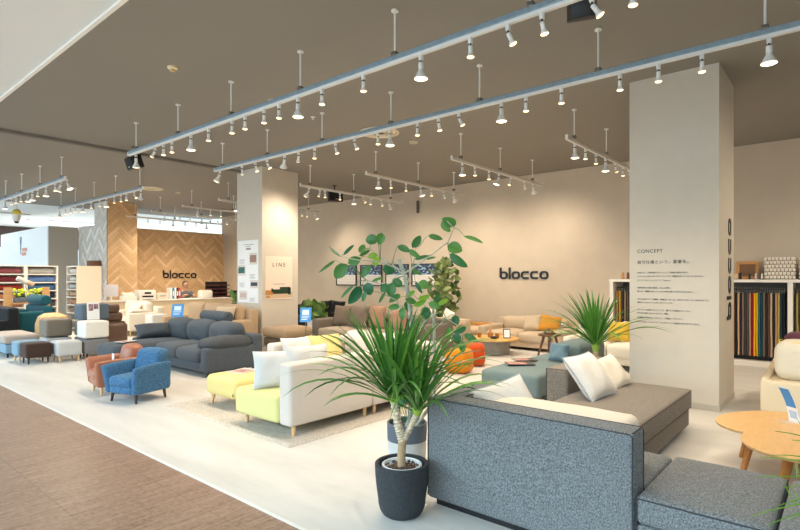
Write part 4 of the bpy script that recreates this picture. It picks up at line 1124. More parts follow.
# shelves of fabric rolls
def shelf_rows(t, x0, x1, y0, y1, top, rows, sp, cols):
    l = t.location
    def b(name, *a): return obj(name, bx(a[0]-l.x, a[1]-l.x, a[2]-l.y, a[3]-l.y, a[4], a[5]), white_m, t, smooth=False)
    for x in cols: b('upright', x-.018, x+.018, y0, y1, 0, top)
    for k in range(rows+1): b('shelf_board', x0+.019, x1-.019, y0+.005, y1, top-.03-k*sp, top-k*sp)
    b('back_panel', x0, x1, y1, y1+.015, 0, top)
rolls = {'A': [(150, 84, 90), (120, 46, 52), (150, 52, 40), (196, 132, 96), (160, 110, 84), (120, 60, 60)], 'B': [(196, 190, 184), (104, 136, 190), (62, 108, 154), (46, 56, 84), (84, 86, 96), (50, 70, 90)]}
names = {'A': ['dusty rose', 'maroon', 'brick red', 'apricot', 'light brown', 'dark red'], 'B': ['pale grey', 'cornflower blue', 'steel blue', 'navy', 'slate', 'petrol blue']}
rowsn = ['top row', 'second row', 'third row', 'fourth row', 'fifth row', 'sixth row']
t = thing('fabric_shelf', 'white shelving with two columns of coloured fabric rolls at far left', 'shelf', (4.2, 16.6, 0))
shelf_rows(t, 3.44, 4.93, 16.4, 16.95, 1.83, 8, .218, (3.46, 4.17, 4.21, 4.91))
for c, (xa, xb) in (('A', (3.49, 4.14)), ('B', (4.24, 4.88))):
    for k in range(6):
        z = 1.83-.03-(k+1)*.218+.031+.075
        bm = tube(BM(), [(xa+.01, 16.56, z), (xa+.03, 16.56, z), (xb-.03, 16.56, z), (xb-.01, 16.56, z)], [.055, .072, .072, .055], 14)
        single('fabric_roll', bm, fabric('roll_%s%d' % (c, k), rolls[c][k], .1), '%s fabric roll, %s of the %s column of the left shelving' % (names[c][k], rowsn[k], 'left' if c == 'A' else 'right'), 'fabric roll', (xa, 16.56, z-.072), group='fabric rolls on the shelves')
t = thing('fabric_shelf', 'tall white shelf unit with a plain cream side panel near the counter', 'shelf', (5.7, 16.8, 0))
l = t.location
obj('side_panel', bx(5.38-l.x, 6.02-l.x, 16.4-l.y, 16.43-l.y, 0, 1.84), plain('cream_panel', (232, 216, 194), .5), t, smooth=False); obj('side_panel', bx(5.38-l.x, 6.02-l.x, 17.17-l.y, 17.2-l.y, 0, 1.84), white_m, t, smooth=False); obj('back_panel', bx(6.0-l.x, 6.03-l.x, 16.43-l.y, 17.17-l.y, 0, 1.84), white_m, t, smooth=False)
for k in range(9): obj('shelf_board', bx(5.37-l.x, 6.0-l.x, 16.43-l.y, 17.17-l.y, 1.81-k*.218, 1.84-k*.218), white_m, t, smooth=False)
cc = [(224, 224, 220), (206, 214, 214), (190, 200, 206), (206, 176, 140), (196, 150, 120), (150, 120, 100)]; cn = ['white', 'pale blue-grey', 'light grey', 'sand', 'terracotta', 'brown']
for k in range(6):
    z = 1.81-(k+1)*.218+.032+.072
    bm = tube(BM(), [(5.5, 16.46, z), (5.5, 16.5, z), (5.5, 17.1, z), (5.5, 17.14, z)], [.05, .07, .07, .05], 14)
    single('fabric_roll', bm, fabric('roll_C%d' % k, cc[k], .06), '%s fabric roll, %s of the unit with the cream side panel' % (cn[k], rowsn[k]), 'fabric roll', (5.5, 16.8, z-.07), group='fabric rolls on the shelves')
single('cardboard_box', bx(6.35, 6.62, 18.1, 18.5, 0, 2.05, .01), plain('brown_box', (120, 84, 62), .8), 'narrow brown cabinet peeking over the cream shelf unit', 'cabinet', (6.48, 18.3, 0))
# booth graphics (neighbouring shop)
t = thing('booth_sign', 'blue and orange marks on the bright white booth', 'sign', (5.785, 23.3, 2.70))
t.scale = (1, .62, .62)
bm = BM()
stroke(bm, [(-.1, .5), (.0, .1), (.06, -.2)], .09, .006); stroke(bm, [(.16, .5), (.08, .1), (-.02, -.2)], .09, .006)
stroke(bm, [(-.02, -.2), (.1, -.3), (-.02, -.42), (.1, -.52)], .07, .006)
M = MXm(0, 0, 0)
for v in bm.verts: v.co = M @ v.co
obj('blue_mark', bm, plain('sign_teal_blue', (40, 110, 150), .5), t, smooth=False)
bm = BM()
for k in range(5):
    stroke(bm, rrect(.3+k*.2, .45+k*.2, -.35, -.2, .05), .04, .006, True)
    if k < 4: stroke(bm, rrect(.3+k*.2, .45+k*.2, -.6, -.45, .05), .04, .006, True)
for v in bm.verts: v.co = M @ v.co
obj('orange_mark', bm, plain('sign_orange', (240, 150, 110), .5), t, smooth=False)

# ------------------------------------------------------------------ counter with office things and the person behind it
t = thing('service_counter', 'long low white-topped counter in front of the timber wall', 'counter', (8.7, 16.9, 0))
obj('counter_top', bx(-2.6, 2.6, -.33, .33, .785, .82, .004), white_m, t); obj('front_panel', bx(-2.56, 2.56, -.28, -.25, 0, .785), plain('counter_sand', (214, 192, 160), .6), t, smooth=False)
for x in (-2.55, 0, 2.55): obj('side_panel', bx(x-.02, x+.02, -.249, .3, 0, .785), white_m, t, smooth=False)
def office(name, label, cat, x, y, z=.82): return thing(name, label, cat, (x, y, z))
CZ = .822
t = office('printer', 'white office printer on the counter below the timber wall', 'printer', 7.45, 16.85, CZ)
obj('body', bx(-.25, .25, -.2, .2, 0, .3, .02), white_m, t); obj('paper_slot', bx(-.17, .17, -.205, -.19, .08, .13), dark_m, t, smooth=False); obj('control_panel', bx(-.1, .1, -.206, -.19, .18, .24), dark_m, t, smooth=False); obj('paper_tray', bx(-.15, .15, -.3, -.2, .03, .045), white_m, t)
t = office('monitor', 'white-backed display at the left end of the counter', 'monitor', 6.45, 16.85, CZ)
obj('screen', bx(-.2, .2, -.02, .02, .12, .48, .01), plain('pale_lilac_plastic', (214, 214, 226), .4), t); obj('stand', bx(-.02, .02, -.02, .02, .01, .14), whitemet_m, t); obj('foot', bx(-.12, .12, -.09, .09, 0, .015, .005), whitemet_m, t)
t = office('cash_register', 'pale cash register on the left part of the counter', 'register', 6.95, 16.85, CZ)
obj('body', bx(-.2, .2, -.17, .17, 0, .12, .015), white_m, t)
bm = bx(-.16, .16, -.1, .12, .12, .24, .01)
for v in bm.verts:
    if v.co.y < 0 and v.co.z > .2: v.co.z -= .07
obj('keypad', bm, white_m, t); obj('receipt_roll', bx(-.06, .06, .05, .11, .235, .28, .01), plain('orange_light', (226, 150, 80), .5), t)
t = office('label_printer', 'small pale box printer right of the office printer', 'printer', 7.95, 16.85, CZ)
obj('body', bx(-.17, .17, -.14, .14, 0, .2, .02), plain('cream_plastic2', (226, 214, 196), .5), t); obj('slot', bx(-.1, .1, -.145, -.135, .1, .115), dark_m, t, smooth=False)
for i, (c, n_) in enumerate((((236, 236, 232), 'white'), ((60, 150, 190), 'blue'), ((240, 240, 236), 'plain white'), ((40, 40, 44), 'black'), ((206, 70, 70), 'red'))):
    t = office('ring_binder', '%s binder standing on the counter left of the seated person' % n_, 'binder', 8.28+i*.07, 16.95, CZ); t['group'] = 'binders on the counter'
    obj('cover', bx(-.03, .03, -.13, .13, 0, .36, .004), plain('binder_%d' % i, c, .5), t, smooth=False); obj('spine_label', bx(-.018, .018, -.133, -.13, .1, .25), paper_m, t, smooth=False)
t = office('letter_tray', 'dark red document trays right of the seated person', 'tray rack', 10.05, 17.0, CZ)
obj('frame', bx(-.42, .42, .1, .12, 0, .55), dark_m, t, smooth=False)
for k in range(4):
    for s in (-1, 1): obj('tray', bx(s*.21-.19, s*.21+.19, -.12, .1, .02+k*.13, .05+k*.13, .004), plain('dark_red_plastic', (92, 42, 40), .5), t)
t = office('white_machine', 'white box machine beside the document trays', 'machine', 9.45, 16.8, CZ)
obj('body', bx(-.2, .2, -.15, .15, 0, .24, .03), white_m, t); obj('lid', bx(-.17, .17, -.12, .12, .24, .27, .01), plain('cream_plastic2', (226, 214, 196), .5), t)
t = office('laptop', 'open dark laptop on the right of the counter', 'laptop', 10.45, 16.75, CZ)
obj('keyboard_base', bx(-.17, .17, -.12, .12, 0, .018, .004), dark_m, t); bm = bx(-.17, .17, -.006, .006, 0, .23, .003); bmesh.ops.rotate(bm, verts=bm.verts, matrix=Matrix.Rotation(R_(14), 3, 'X')); bmesh.ops.translate(bm, verts=bm.verts, vec=(0, -.115, .018)); obj('screen', bm, dark_m, t)
t = office('paper_tray_box', 'cream paper box at the right end of the counter', 'box', 10.95, 16.8, CZ)
obj('body', bx(-.2, .2, -.14, .14, 0, .18, .01), plain('cream_plastic2', (226, 214, 196), .5), t); obj('lid', bx(-.21, .21, -.15, .15, .18, .2, .004), white_m, t)
def skin(name, edges_pts, radii, edges, mat, parent=None, sub=2):
    me = bpy.data.meshes.new(name); me.from_pydata(edges_pts, edges, []); me.materials.append(mat)
    o = bpy.data.objects.new(name, me); COL.objects.link(o)
    if parent: o.parent = parent
    o.modifiers.new('s', 'SKIN'); 
    sv = me.skin_vertices[0].data if me.skin_vertices else None
    if sv is None: 
        return o
    for v, r in zip(sv, radii): v.radius = (r if isinstance(r, tuple) else (r, r)); v.use_root = False
    sv[0].use_root = True
    m = o.modifiers.new('u', 'SUBSURF'); m.levels = sub; m.render_levels = sub
    return o
def add_skin_layer(me):
    # a skin layer exists once the modifier is added through the object; ensure it in any case
    bm = bmesh.new(); bm.from_mesh(me); bm.verts.layers.skin.verify(); bm.to_mesh(me); bm.free()
def person_seated(x, y, rz):
    t = thing('person', 'person with dark hair in a grey top seated behind the counter', 'person', (x, y, 0), rz)
    # faces local -Y
    P_ = [(0, 0, .50), (0, .0, .66), (0, .01, .84), (0, .0, .965), (0, -.03, 1.03), (0, -.05, 1.10), (0, -.055, 1.17), (0, -.05, 1.23)]
    Rd = [.14, (.13, .1), (.15, .1), (.1, .07), .052, .066, .085, .06]
    E_ = [(i, i+1) for i in range(7)]
    def add(p, r, par): P_.append(p); Rd.append(r); E_.append((par, len(P_)-1)); return len(P_)-1
    for s in (-1, 1):
        a = add((s*.17, .0, .93), .055, 3); a = add((s*.23, -.08, .78), .045, a); a = add((s*.22, -.2, .70), .042, a); a = add((s*.14, -.38, .86), .034, a); a = add((s*.12, -.42, .865), .03, a)
        h = a
        for k in range(5): 
            fx = (k-2)*.018
            b = add((s*.12+fx, -.455, .862), .009, h) if k else add((s*.12-s*.035, -.43, .86), .011, h)
            b = add((s*.12+fx*1.2, -.485-.006*(2-abs(k-2)), .852), .008, b) if k else add((s*.12-s*.05, -.455, .855), .009, b)
        b = add((s*.1, -.05, .50), .085, 0); b = add((s*.13, -.4, .50), .065, b); b = add((s*.13, -.42, .28), .05, b); b = add((s*.13, -.4, .07), .038, b); b = add((s*.13, -.55, .03), .03, b)
    me = bpy.data.meshes.new('body'); me.from_pydata(P_, E_, []); add_skin_layer(me)
    skm = plain('skin_tone', (196, 150, 124), .6); me.materials.append(skm)
    o = bpy.data.objects.new('body', me); COL.objects.link(o); o.parent = t
    for v, r in zip(me.skin_vertices[0].data, Rd): v.radius = r if isinstance(r, tuple) else (r, r)
    me.skin_vertices[0].data[0].use_root = True
    o.modifiers.new('s', 'SKIN'); m = o.modifiers.new('u', 'SUBSURF'); m.levels = m.render_levels = 1
    # clothes
    greyt = fabric('grey_jersey', (104, 108, 112), .1)
    bm = BM(); lathe(bm, [(.16, .48), (.165, .6), (.175, .8), (.18, .9), (.13, .975), (.07, 1.01)], n=20, sy=.72)
    for s in (-1, 1): tube(bm, [(s*.12, 0, .94), (s*.2, -.01, .9), (s*.245, -.08, .78), (s*.235, -.2, .71), (s*.18, -.3, .8)], [.06, .068, .06, .055, .045], 12)
    obj('shirt', bm, greyt, t)
    bm = BM()
    for s in (-1, 1): tube(bm, [(s*.09, .05, .5), (s*.13, -.41, .5), (s*.13, -.44, .47), (s*.13, -.4, .1)], [.1, .08, .075, .055], 12)
    obj('trousers', bm, plain('dark_trousers', (40, 42, 50), .8), t)
    bm = BM()
    for s in (-1, 1): soft(bm, s*.13-.045, s*.13+.045, -.6, -.36, 0, .07, r=.03, n=4)
    obj('shoes', bm, dark_m, t)
    bm = BM(); g = bmesh.ops.create_icosphere(bm, subdivisions=3, radius=.105)
    for v in g['verts']: v.co = Vector((v.co.x*.92, v.co.y*1.02-.035, v.co.z*1.05+1.19))
    dl = [v for v in bm.verts if v.co.y < -.045 and v.co.z < 1.235]
    bmesh.ops.delete(bm, geom=dl, context='VERTS')
    obj('hair', bm, plain('dark_brown_hair', (60, 42, 34), .6), t)
    hd = BM(); lathe(hd, [(.03, -.12), (.06, -.1), (.078, -.05), (.085, 0), (.08, .05), (.05, .09), (.01, .1)], (0, -.055, 1.18), 20, .88, 1)
    soft(hd, -.012, .012, -.16, -.12, 1.155, 1.195, r=.01, n=3)
    for s in (-1, 1): soft(hd, s*.082-.01, s*.082+.01, -.065, -.03, 1.15, 1.205, r=.009, n=3)
    obj('head', hd, skm, t)
    for s in (-1, 1): obj('eye', lathe(BM(), [(.001, -.008), (.009, 0), (.001, .008)], (s*.03, -.138, 1.195), 10), dark_m, t)
    obj('mouth', bx(-.02, .02, -.137, -.132, 1.118, 1.124), plain('lip_tone', (150, 90, 80), .6), t)
    return t
pz = person_seated(9.16, 17.62, R_(-8)); pz.scale = (1.1, 1.1, 1.08)
t = thing('office_stool', 'dark round stool under the person behind the counter', 'stool', (9.12, 17.8, 0))
obj('seat', lathe(BM(), [(.17, .34), (.19, .36), (.19, .385), (.16, .395)], n=20), dark_m, t); obj('column', tube(BM(), [(0, 0, .02), (0, 0, .35)], .025, 10), steel_m, t); obj('foot', lathe(BM(), [(.2, 0), (.19, .02), (.03, .035)], n=20), steel_m, t)

# ------------------------------------------------------------------ pale sofa, tan sofa, signs near the counter
whs = fabric('white_upholstery', (218, 210, 194), .05)
sofa('white two-seat sofa with tapered legs in front of the counter', 5.77, 6.7, 14.0, 15.75, .44, .60, .74, whs, beech_m, armw=.2, backcush=whs, legh=.14, bcz=.86)
scatter('black and white pillow on the white sofa', whs, 6.05, 14.5, .47, .45, .38, .16, rz=10, lean=24)
single('blanket', sb(5.86, 6.3, 14.02, 14.24, .601, .68, r=.035, jit=.01), whs, 'white throw folded over the near arm of the white sofa', 'blanket', (6.1, 14.1, .601))
cube_stool('pale grey cube in front of the white sofa', 5.92, 6.32, 13.0, 13.4, 0, fabric('pale_grey_felt', (204, 200, 194), .06), None, .6, 'cube')
cube_stool('whitish cube behind the chaise of the tan sofa', 6.05, 6.45, 12.22, 12.66, 0, whs, None, .52, 'cube')
tan = fabric('tan_upholstery', (178, 152, 122), .1); tand = fabric('sand_upholstery', (190, 170, 144), .08)
sofa('tall-backed tan sofa between the charcoal sofa and the poster pillar', 5.72, 6.66, 9.64, 12.1, .44, .62, .84, tan, darkleg_m, ncush=3, backcush=tan, bcz=.92, legh=.1)
scatter('tan pillow at the near end of the tall-backed tan sofa', tand, 6.0, 10.0, .47, .50, .46, .18, rz=18, lean=18)
def sign(label, x, y, zt, hh=.24, ww=.2, rz=-49):
    t = thing('sign_stand', label, 'sign', (x, y, 0), R_(rz))
    obj('foot', lathe(BM(), [(.11, 0), (.11, .012), (.02, .02)], n=20), steel_m, t)
    obj('post', tube(BM(), [(0, 0, .015), (0, 0, zt-hh*.6)], .008, 8), steel_m, t)
    def tl(b):
        bmesh.ops.rotate(b, verts=b.verts, matrix=Matrix.Rotation(R_(-14), 3, 'X')); bmesh.ops.translate(b, verts=b.verts, vec=(0, 0, zt-hh/2)); return b
    p = obj('panel', tl(bx(-ww/2, ww/2, -.006, .006, -hh/2, hh/2)), blue_m, t, smooth=False)
    obj('printed_photo', tl(bx(-ww*.3, ww*.3, -.008, -.0055, .0, hh*.34)), plain('print_light', (206, 226, 236), .5), p, smooth=False)
    b = BM()
    for k in range(3): box(b, -ww*.35, ww*.35-.02*k, -.008, -.0055, -.03-.03*k, -.02-.03*k)
    obj('printed_lines', tl(b), paper_m, p, smooth=False)
sign('blue printed sign on a post behind the charcoal sofa', 5.36, 10.62, .96, .27, .24)
sign('blue printed sign on a post right of the poster pillar', 6.13, 7.45, .97, .26, .2)
# plants near the pillar and walls
def leafy(name, label, x, y, potR, potH, pmat, h, spread, n, L, mat, rnd, cat='potted plant', z0=0):
    t = thing(name, label, cat, (x, y, z0)); pot(t, potR, potH, pmat, .8, .012)
    obj('soil', lathe(BM(), [(potR-.016, potH-.045), (.001, potH-.035)], n=16), soil_m, t)
    bs, bl = BM(), BM()
    for k in range(5):
        a = k*1.26+.3; q = Vector((math.cos(a)*spread*.35, math.sin(a)*spread*.35, h*.8)); tube(bs, [(0, 0, potH-.04), q*.5+Vector((0, 0, potH*.5)), q], [.01, .008, .005], 6)
    for k in range(n):
        a = rnd.uniform(0, 6.28); f = rnd.random(); r = spread*math.sqrt(rnd.random())*(.5+.7*math.sin(PI*f)); z = potH+(h-potH)*(.05+.95*f)
        c = Vector((math.cos(a)*r, math.sin(a)*r, z)); oval_leaf(bl, c, L*rnd.uniform(.7, 1.2), L*.6*rnd.uniform(.7, 1.1), rnd.uniform(-2.8, .6), rnd.uniform(-1, 1), rnd)
    obj('stems', bs, figbark, t); obj('leaves', bl, mat, t); return t
rp = random.Random(21)
potw = plain('white_ceramic', (226, 222, 214), .4)
leafy('potted_plant', 'green leafy plant peeking out left of the poster pillar', 7.80, 12.36, .15, .35, potw, 1.12, .15, 40, .2, leafmat('mid_green_leaf', (60, 104, 44), (120, 150, 70)), rp)
leafy('potted_plant', 'low green plant beside the black sofa', 9.0, 10.62, .17, .42, potw, .9, .3, 70, .22, leafmat('mid_green_leaf', (60, 104, 44), (120, 150, 70)), rp)
leafy('potted_plant', 'tall fiddle-leaf plant against the back wall right of the framed panels', 10.62, 7.62, .19, .4, potw, 1.95, .34, 190, .19, leafmat('olive_variegated_leaf', (48, 80, 40), (150, 166, 100)), rp)

# ------------------------------------------------------------------ middle group against the back wall
t = thing('ottoman', 'low taupe ottoman with a rounded top in front of the poster pillar', 'ottoman', (7.0, 9.1, 0))
ot = fabric('warm_taupe_upholstery', (158, 136, 110), .1)
put(t, 'cushion', (6.62, 7.4, 8.72, 9.52, .26, .47), ot, .09, (.01, .01, .03)); put(t, 'base', (6.66, 7.36, 8.76, 9.48, .08, .25), fabric('dark_taupe', (96, 84, 72), .1), .03)
for x in (-.3, .3):
    for y in (-.3, .3): cone_leg(t, x, y, .09, darkleg_m)
tsf = fabric('mushroom_upholstery', (112, 102, 92), .12); tsl = fabric('light_mushroom_upholstery', (158, 142, 124), .1)
sofa('long mushroom-brown sofa below the framed panels', 7.5, 8.62, 5.95, 8.92, .43, .62, .70, tsf, darkleg_m, ncush=3, cush=tsl, backcush=tsf, armw=.2, bcz=.74)
dpil = fabric('dark_mushroom_cloth', (112, 96, 82), .12); rpil = fabric('rosy_brown_cloth', (158, 118, 96), .12)
scatter('dark taupe pillow at the far end of the mushroom sofa', dpil, 7.98, 8.5, .46, .5, .46, .16, rz=12, lean=18)
scatter('larger dark taupe pillow, second from the left on the mushroom sofa', dpil, 7.92, 7.98, .46, .6, .48, .18, rz=-6, lean=20)
scatter('rosy brown pillow in the middle of the mushroom sofa', rpil, 8.02, 7.5, .46, .48, .48, .16, rz=-4, lean=12)
scatter('rosy brown pillow at the near end of the mushroom sofa', rpil, 7.98, 6.9, .46, .42, .42, .15, rz=4, lean=18)
sofa('black sofa against the back wall right of the poster pillar', 9.3, 10.15, 10.2, 12.6, .42, .6, .72, blk_f, dark_m, ncush=3, group=None)
for i, (y, ds) in enumerate(((11.9, 'leftmost'), (11.0, 'middle'), (10.55, 'rightmost'))): scatter('black pillow on the black sofa by the back wall, %s' % ds, blk_f, 9.72, y, .46, .46, .44, .15, rz=random.uniform(-20, 20), lean=14, roll=random.uniform(-12, 12), group='black pillows')
sofa('cream loveseat right of the mushroom sofa, under the fiddle-leaf plant', 9.0, 9.85, 6.35, 7.75, .42, .56, .60, tand, beech_m, armw=.15, group=None)
for i, (y, ds) in enumerate(((7.2, 'left'), (6.7, 'right'))): scatter('cream pointed pillow on the cream loveseat, the %s one' % ds, whs, 9.35, y, .45, .40, .38, .14, rz=8-i*30, lean=14, roll=i*14, group='cream pillows')
# low timber bench
t = thing('timber_bench', 'low curved orange-brown timber bench with cream seat pads', 'bench', (10.6, 6.8, 0))
om = wood('orange_timber', (208, 146, 72), .75)
put(t, 'frame', (10.2, 11.0, 6.36, 7.2, .06, .2), om, .03); put(t, 'back_rail', (10.9, 11.06, 6.34, 7.25, .2, .44), om, .04)
for k in range(2): put(t, 'seat_pad', (10.16, 10.88, 6.38+k*.41, 6.77+k*.41, .2, .36), tand, .06, (.01, 0, .03))
for x in (-.34, .34):
    for y in (-.36, .34): cone_leg(t, x, y, .07, om)
# far tan sofa
sofa('low sand-coloured sofa by the back wall behind the round table', 10.0, 11.12, 4.35, 6.28, .36, .46, .60, tand, dark_m, ncush=2, backcush=tand, legh=.06, bcz=.63, armw=.2, group=None)
scatter('sand pillow on the low sofa by the back wall', tand, 10.36, 5.18, .39, .44, .36, .15, rz=-12, lean=26, roll=-6)
scatter('ochre pillow on the low sofa by the back wall', fabric('ochre_cloth', (196, 138, 52), .1), 10.34, 4.8, .39, .44, .36, .15, rz=14, lean=24, roll=10)
# round table
t = thing('coffee_table', 'round wooden coffee table on a slanted grey concrete cone', 'table', (9.2, 5.42, 0))
bm = lathe(BM(), [(.30, 0), (.31, .02), (.38, .28), (.37, .285)], n=36)
for v in bm.verts:
    v.co += (right*-.06)*(v.co.z/.285)-right*-.02
obj('concrete_base', bm, plain('grey_concrete', (140, 134, 124), .9, var=.12, vs=10, bump=.3, bs=40), t)
obj('tabletop', lathe(BM(), [(.49, .286), (.51, .292), (.51, .316), (.5, .322), (.001, .323)], n=48), wood('golden_oak', (218, 168, 96), .82), t)
TT = .324
t = thing('reed_diffuser', 'amber glass bottle with reeds on the round coffee table', 'diffuser', (9.2-.02, 5.47, TT))
obj('bottle', lathe(BM(), [(.045, 0), (.055, .03), (.05, .08), (.016, .11), (.016, .14)], n=18), plain('amber_glass', (206, 140, 66), .1, trans=.5), t)
bm = BM()
for k in range(6): tube(bm, [(0, 0, .1), (.05*math.cos(k*1.05), .05*math.sin(k*1.05), .36+.01*k)], .004, 5)
obj('reeds', bm, beech_m, t)
for i, (x, y, ds) in enumerate(((9.02, 5.62, 'left of'), (9.12, 5.28, 'right of'))):
    t = thing('glass_tumbler', 'small amber tumbler just %s the reed bottle' % ds, 'glass', (x, y, TT), 0, 'tumblers on the round table')
    obj('glass', lathe(BM(), [(.03, 0), (.036, .02), (.04, .09), (.037, .09), (.033, .025), (.001, .02)], n=18), plain('amber_glass', (206, 140, 66), .1, trans=.5), t)
t = thing('photo_frame', 'small dark photo frame on the round coffee table', 'picture frame', (9.15, 5.08, TT), R_(-50))
def fr(b):
    bmesh.ops.rotate(b, verts=b.verts, matrix=Matrix.Rotation(R_(-12), 3, 'X')); return b
b = BM()
for a in ((-.07, .07, 0, .015), (-.07, .07, .165, .18), (-.07, -.055, .015, .165), (.055, .07, .015, .165)): box(b, a[0], a[1], -.008, .008, a[2]+.01, a[3]+.01)
obj('frame', fr(b), plain('dark_bronze', (70, 60, 58), .4), t, smooth=False); obj('print', fr(bx(-.056, .056, -.002, .002, .02, .178)), paper_m, t, smooth=False)
obj('prop', tube(BM(), [(0, .02, .12), (0, .085, 0)], .004, 6), dark_m, t)
single('dark_bowl', lathe(BM(), [(.04, 0), (.07, .02), (.08, .05), (.076, .05), (.06, .024), (.001, .02)], (8.98, 5.28, TT), 22), plain('dark_bowl_glaze', (60, 58, 60), .3), 'small dark bowl on the round coffee table', 'bowl', (8.98, 5.28, TT))
# poufs
def pouf(label, x, y, mat, rz):
    t = thing('pouf', label, 'pouf', (x, y, 0), R_(rz), 'orange poufs')
    bm = sb(-.19, .19, -.19, .19, .009, .38, r=.085, bulge=(.012, .012, .008), n=12)
    for v in bm.verts:
        f = v.co.z/.375; k = 1.02-.05*f; v.co.x *= k; v.co.y *= k
        for s in (0, 1):
            c = v.co.x if s == 0 else v.co.y
        g = math.exp(-(v.co.x/.012)**2)+math.exp(-(v.co.y/.012)**2)
        if f > .1: v.co.z -= .008*g*f
    obj('cover', bm, mat, t)
    return t
pouf('mustard orange pouf, the nearer of two', 7.02, 4.75, fabric('mustard_felt', (206, 126, 26), .12), 12)
pouf('red-orange pouf, the farther of two', 7.75, 4.95, fabric('red_orange_felt', (192, 76, 30), .12), 30)
# walnut stool with three splayed legs
t = thing('side_stool', 'round walnut stool with four splayed legs near the sand sofa', 'stool', (9.35, 4.3, 0))
obj('seat', lathe(BM(), [(.18, .415), (.21, .425), (.215, .45), (.2, .462), (.001, .462)], n=30), walnut_m, t)
for k in range(4):
    a = k*PI/2+.5; obj('leg', tube(BM(), [(.1*math.cos(a), .1*math.sin(a), .42), (.22*math.cos(a), .22*math.sin(a), 0)], [.026, .018], 10), walnut_m, t)
t = thing('open_book', 'dark book standing open like a tent on the walnut stool', 'book', (9.35, 4.3, .464), R_(30))
b = BM(); b1 = bx(-.13, .13, -.004, .004, 0, .13); bmesh.ops.rotate(b1, verts=b1.verts, matrix=Matrix.Rotation(R_(-50), 3, 'X')); bmesh.ops.translate(b1, verts=b1.verts, vec=(0, -.1, .003))
obj('cover', b1, dark_m, t, smooth=False)
b2 = bx(-.13, .13, -.004, .004, 0, .13); bmesh.ops.rotate(b2, verts=b2.verts, matrix=Matrix.Rotation(R_(50), 3, 'X')); bmesh.ops.translate(b2, verts=b2.verts, vec=(0, .1, .003)); obj('cover', b2, dark_m, t, smooth=False)
# teal-grey chaise sofa
tg = fabric('teal_grey_upholstery', (104, 120, 120), .14, 80); tgl = fabric('light_blue_grey_cloth', (108, 132, 142), .1)
t = thing('chaise_sofa', 'teal-grey chaise sofa behind the brownish daybed', 'sofa', (6.5, 3.0, 0))
put(t, 'chaise_seat', (5.5, 6.68, 2.66, 3.42, .14, .405), tg, .05, (.006, .004, .02)); put(t, 'seat_base', (6.7, 7.6, 3.06, 3.42, .14, .40), tg, .05, (.004, .004, .02)); put(t, 'backrest', (6.71, 7.62, 2.66, 3.06, .12, .63), tg, .07, (.01, .01, .02), n=10)
for x, y in ((5.6, 2.76), (5.6, 3.32), (7.5, 2.78), (7.5, 3.32), (6.8, 3.32)): cone_leg(t, x-6.5, y-3.0, .15, beech_m, .024, .016)
scatter('light blue-grey pillow leaning on the end of the teal-grey sofa back', tgl, 6.54, 2.90, .42, .28, .24, .12, rz=-8, lean=16)
magazine('magazine', 'dark magazine with orange picture on the teal-grey chaise', 5.98, 3.15, .432, -48, .24, .34, (40, 42, 52), .01)
magazine('magazine', 'dark brochure beside the magazine on the teal-grey chaise', 6.3, 3.25, .432, -40, .2, .3, (52, 50, 50), .008)
# second dragon tree
t = thing('dragon_tree', 'single-stem dragon tree between daybed and large pillar', 'potted plant', (6.36, 2.34, 0))
pot(t, .15, .3, plain('grey_pot', (120, 116, 110), .7), .85, .015); obj('soil', lathe(BM(), [(.134, .25), (.001, .26)], n=16), soil_m, t)
obj('trunk', ringed([(0, 0, .25), (.01, .0, .45), (0, 0, .68)], .034, 18), barkb, t)
rr = random.Random(12)
def nearp(q): return q.x+6.38 > 6.78 and q.y+2.36 < 2.12
b = BM(); dragon_head(b, (0, 0, .68), 66, .78, rr, .036, 1.0, nearp); obj('leaf_crown', b, dracleaf, t)
b = lathe(BM(), [(.03, -.06), (.045, .0), (.04, .08), (.02, .14)], (0, 0, .68), 14); obj('leaf_base', b, greenb, t)
# cream sofa with yellow pillow
sofa('cream sofa partly behind the large pillar, holding a yellow pillow', 8.72, 9.62, 2.3, 3.78, .42, .5, .72, whs, beech_m, ncush=2, armw=.12, backcush=whs, bcz=.75, group=None)
scatter('mustard yellow pillow on the cream sofa left of the large pillar', fabric('mustard_cloth', (206, 170, 62), .08), 9.02, 2.95, .45, .36, .34, .12, rz=4, lean=20)
magazine('price_card', 'small card with red and blue print on the cream sofa', 8.9, 3.5, .453, 10, .12, .2, (226, 214, 210), .004, 'card')

# ------------------------------------------------------------------ fabric swatch shelves on the right
t = thing('swatch_shelf', 'long white shelf unit with hanging fabric samples on the back wall', 'shelf', (11.0, 1.5, 0))
l = t.location
def wb(name, x0, x1, y0, y1, z0, z1, m_=white_m): return obj(name, bx(x0-l.x, x1-l.x, y0-l.y, y1-l.y, z0, z1, .003), m_, t, smooth=False)
wb('shelf_top', 10.72, 11.36, -.75, 3.68, 1.425, 1.475)
for y in (3.64, 2.2, .77, -.7): wb('upright', 10.74, 11.35, y-.035, y+.035, .0, 1.425)
for a, b_ in ((3.6, 2.24), (2.16, .81), (.73, -.66)):
    wb('bottom_board', 10.73, 11.35, b_, a, .0, .09); wb('back_panel', 11.33, 11.36, b_, a, .09, 1.425, plain('grey_panel', (110, 104, 96), .7))
    obj('hanging_rail', tube(BM(), [(10.98-l.x, b_-l.y, 1.31), (10.98-l.x, a-l.y, 1.31)], .012, 8), steel_m, t)
    wb('shade_block', 10.95, 11.3, b_+.02, a-.02, .09, .16, dark_m)  # dark block stands in for the shade below the hanging samples
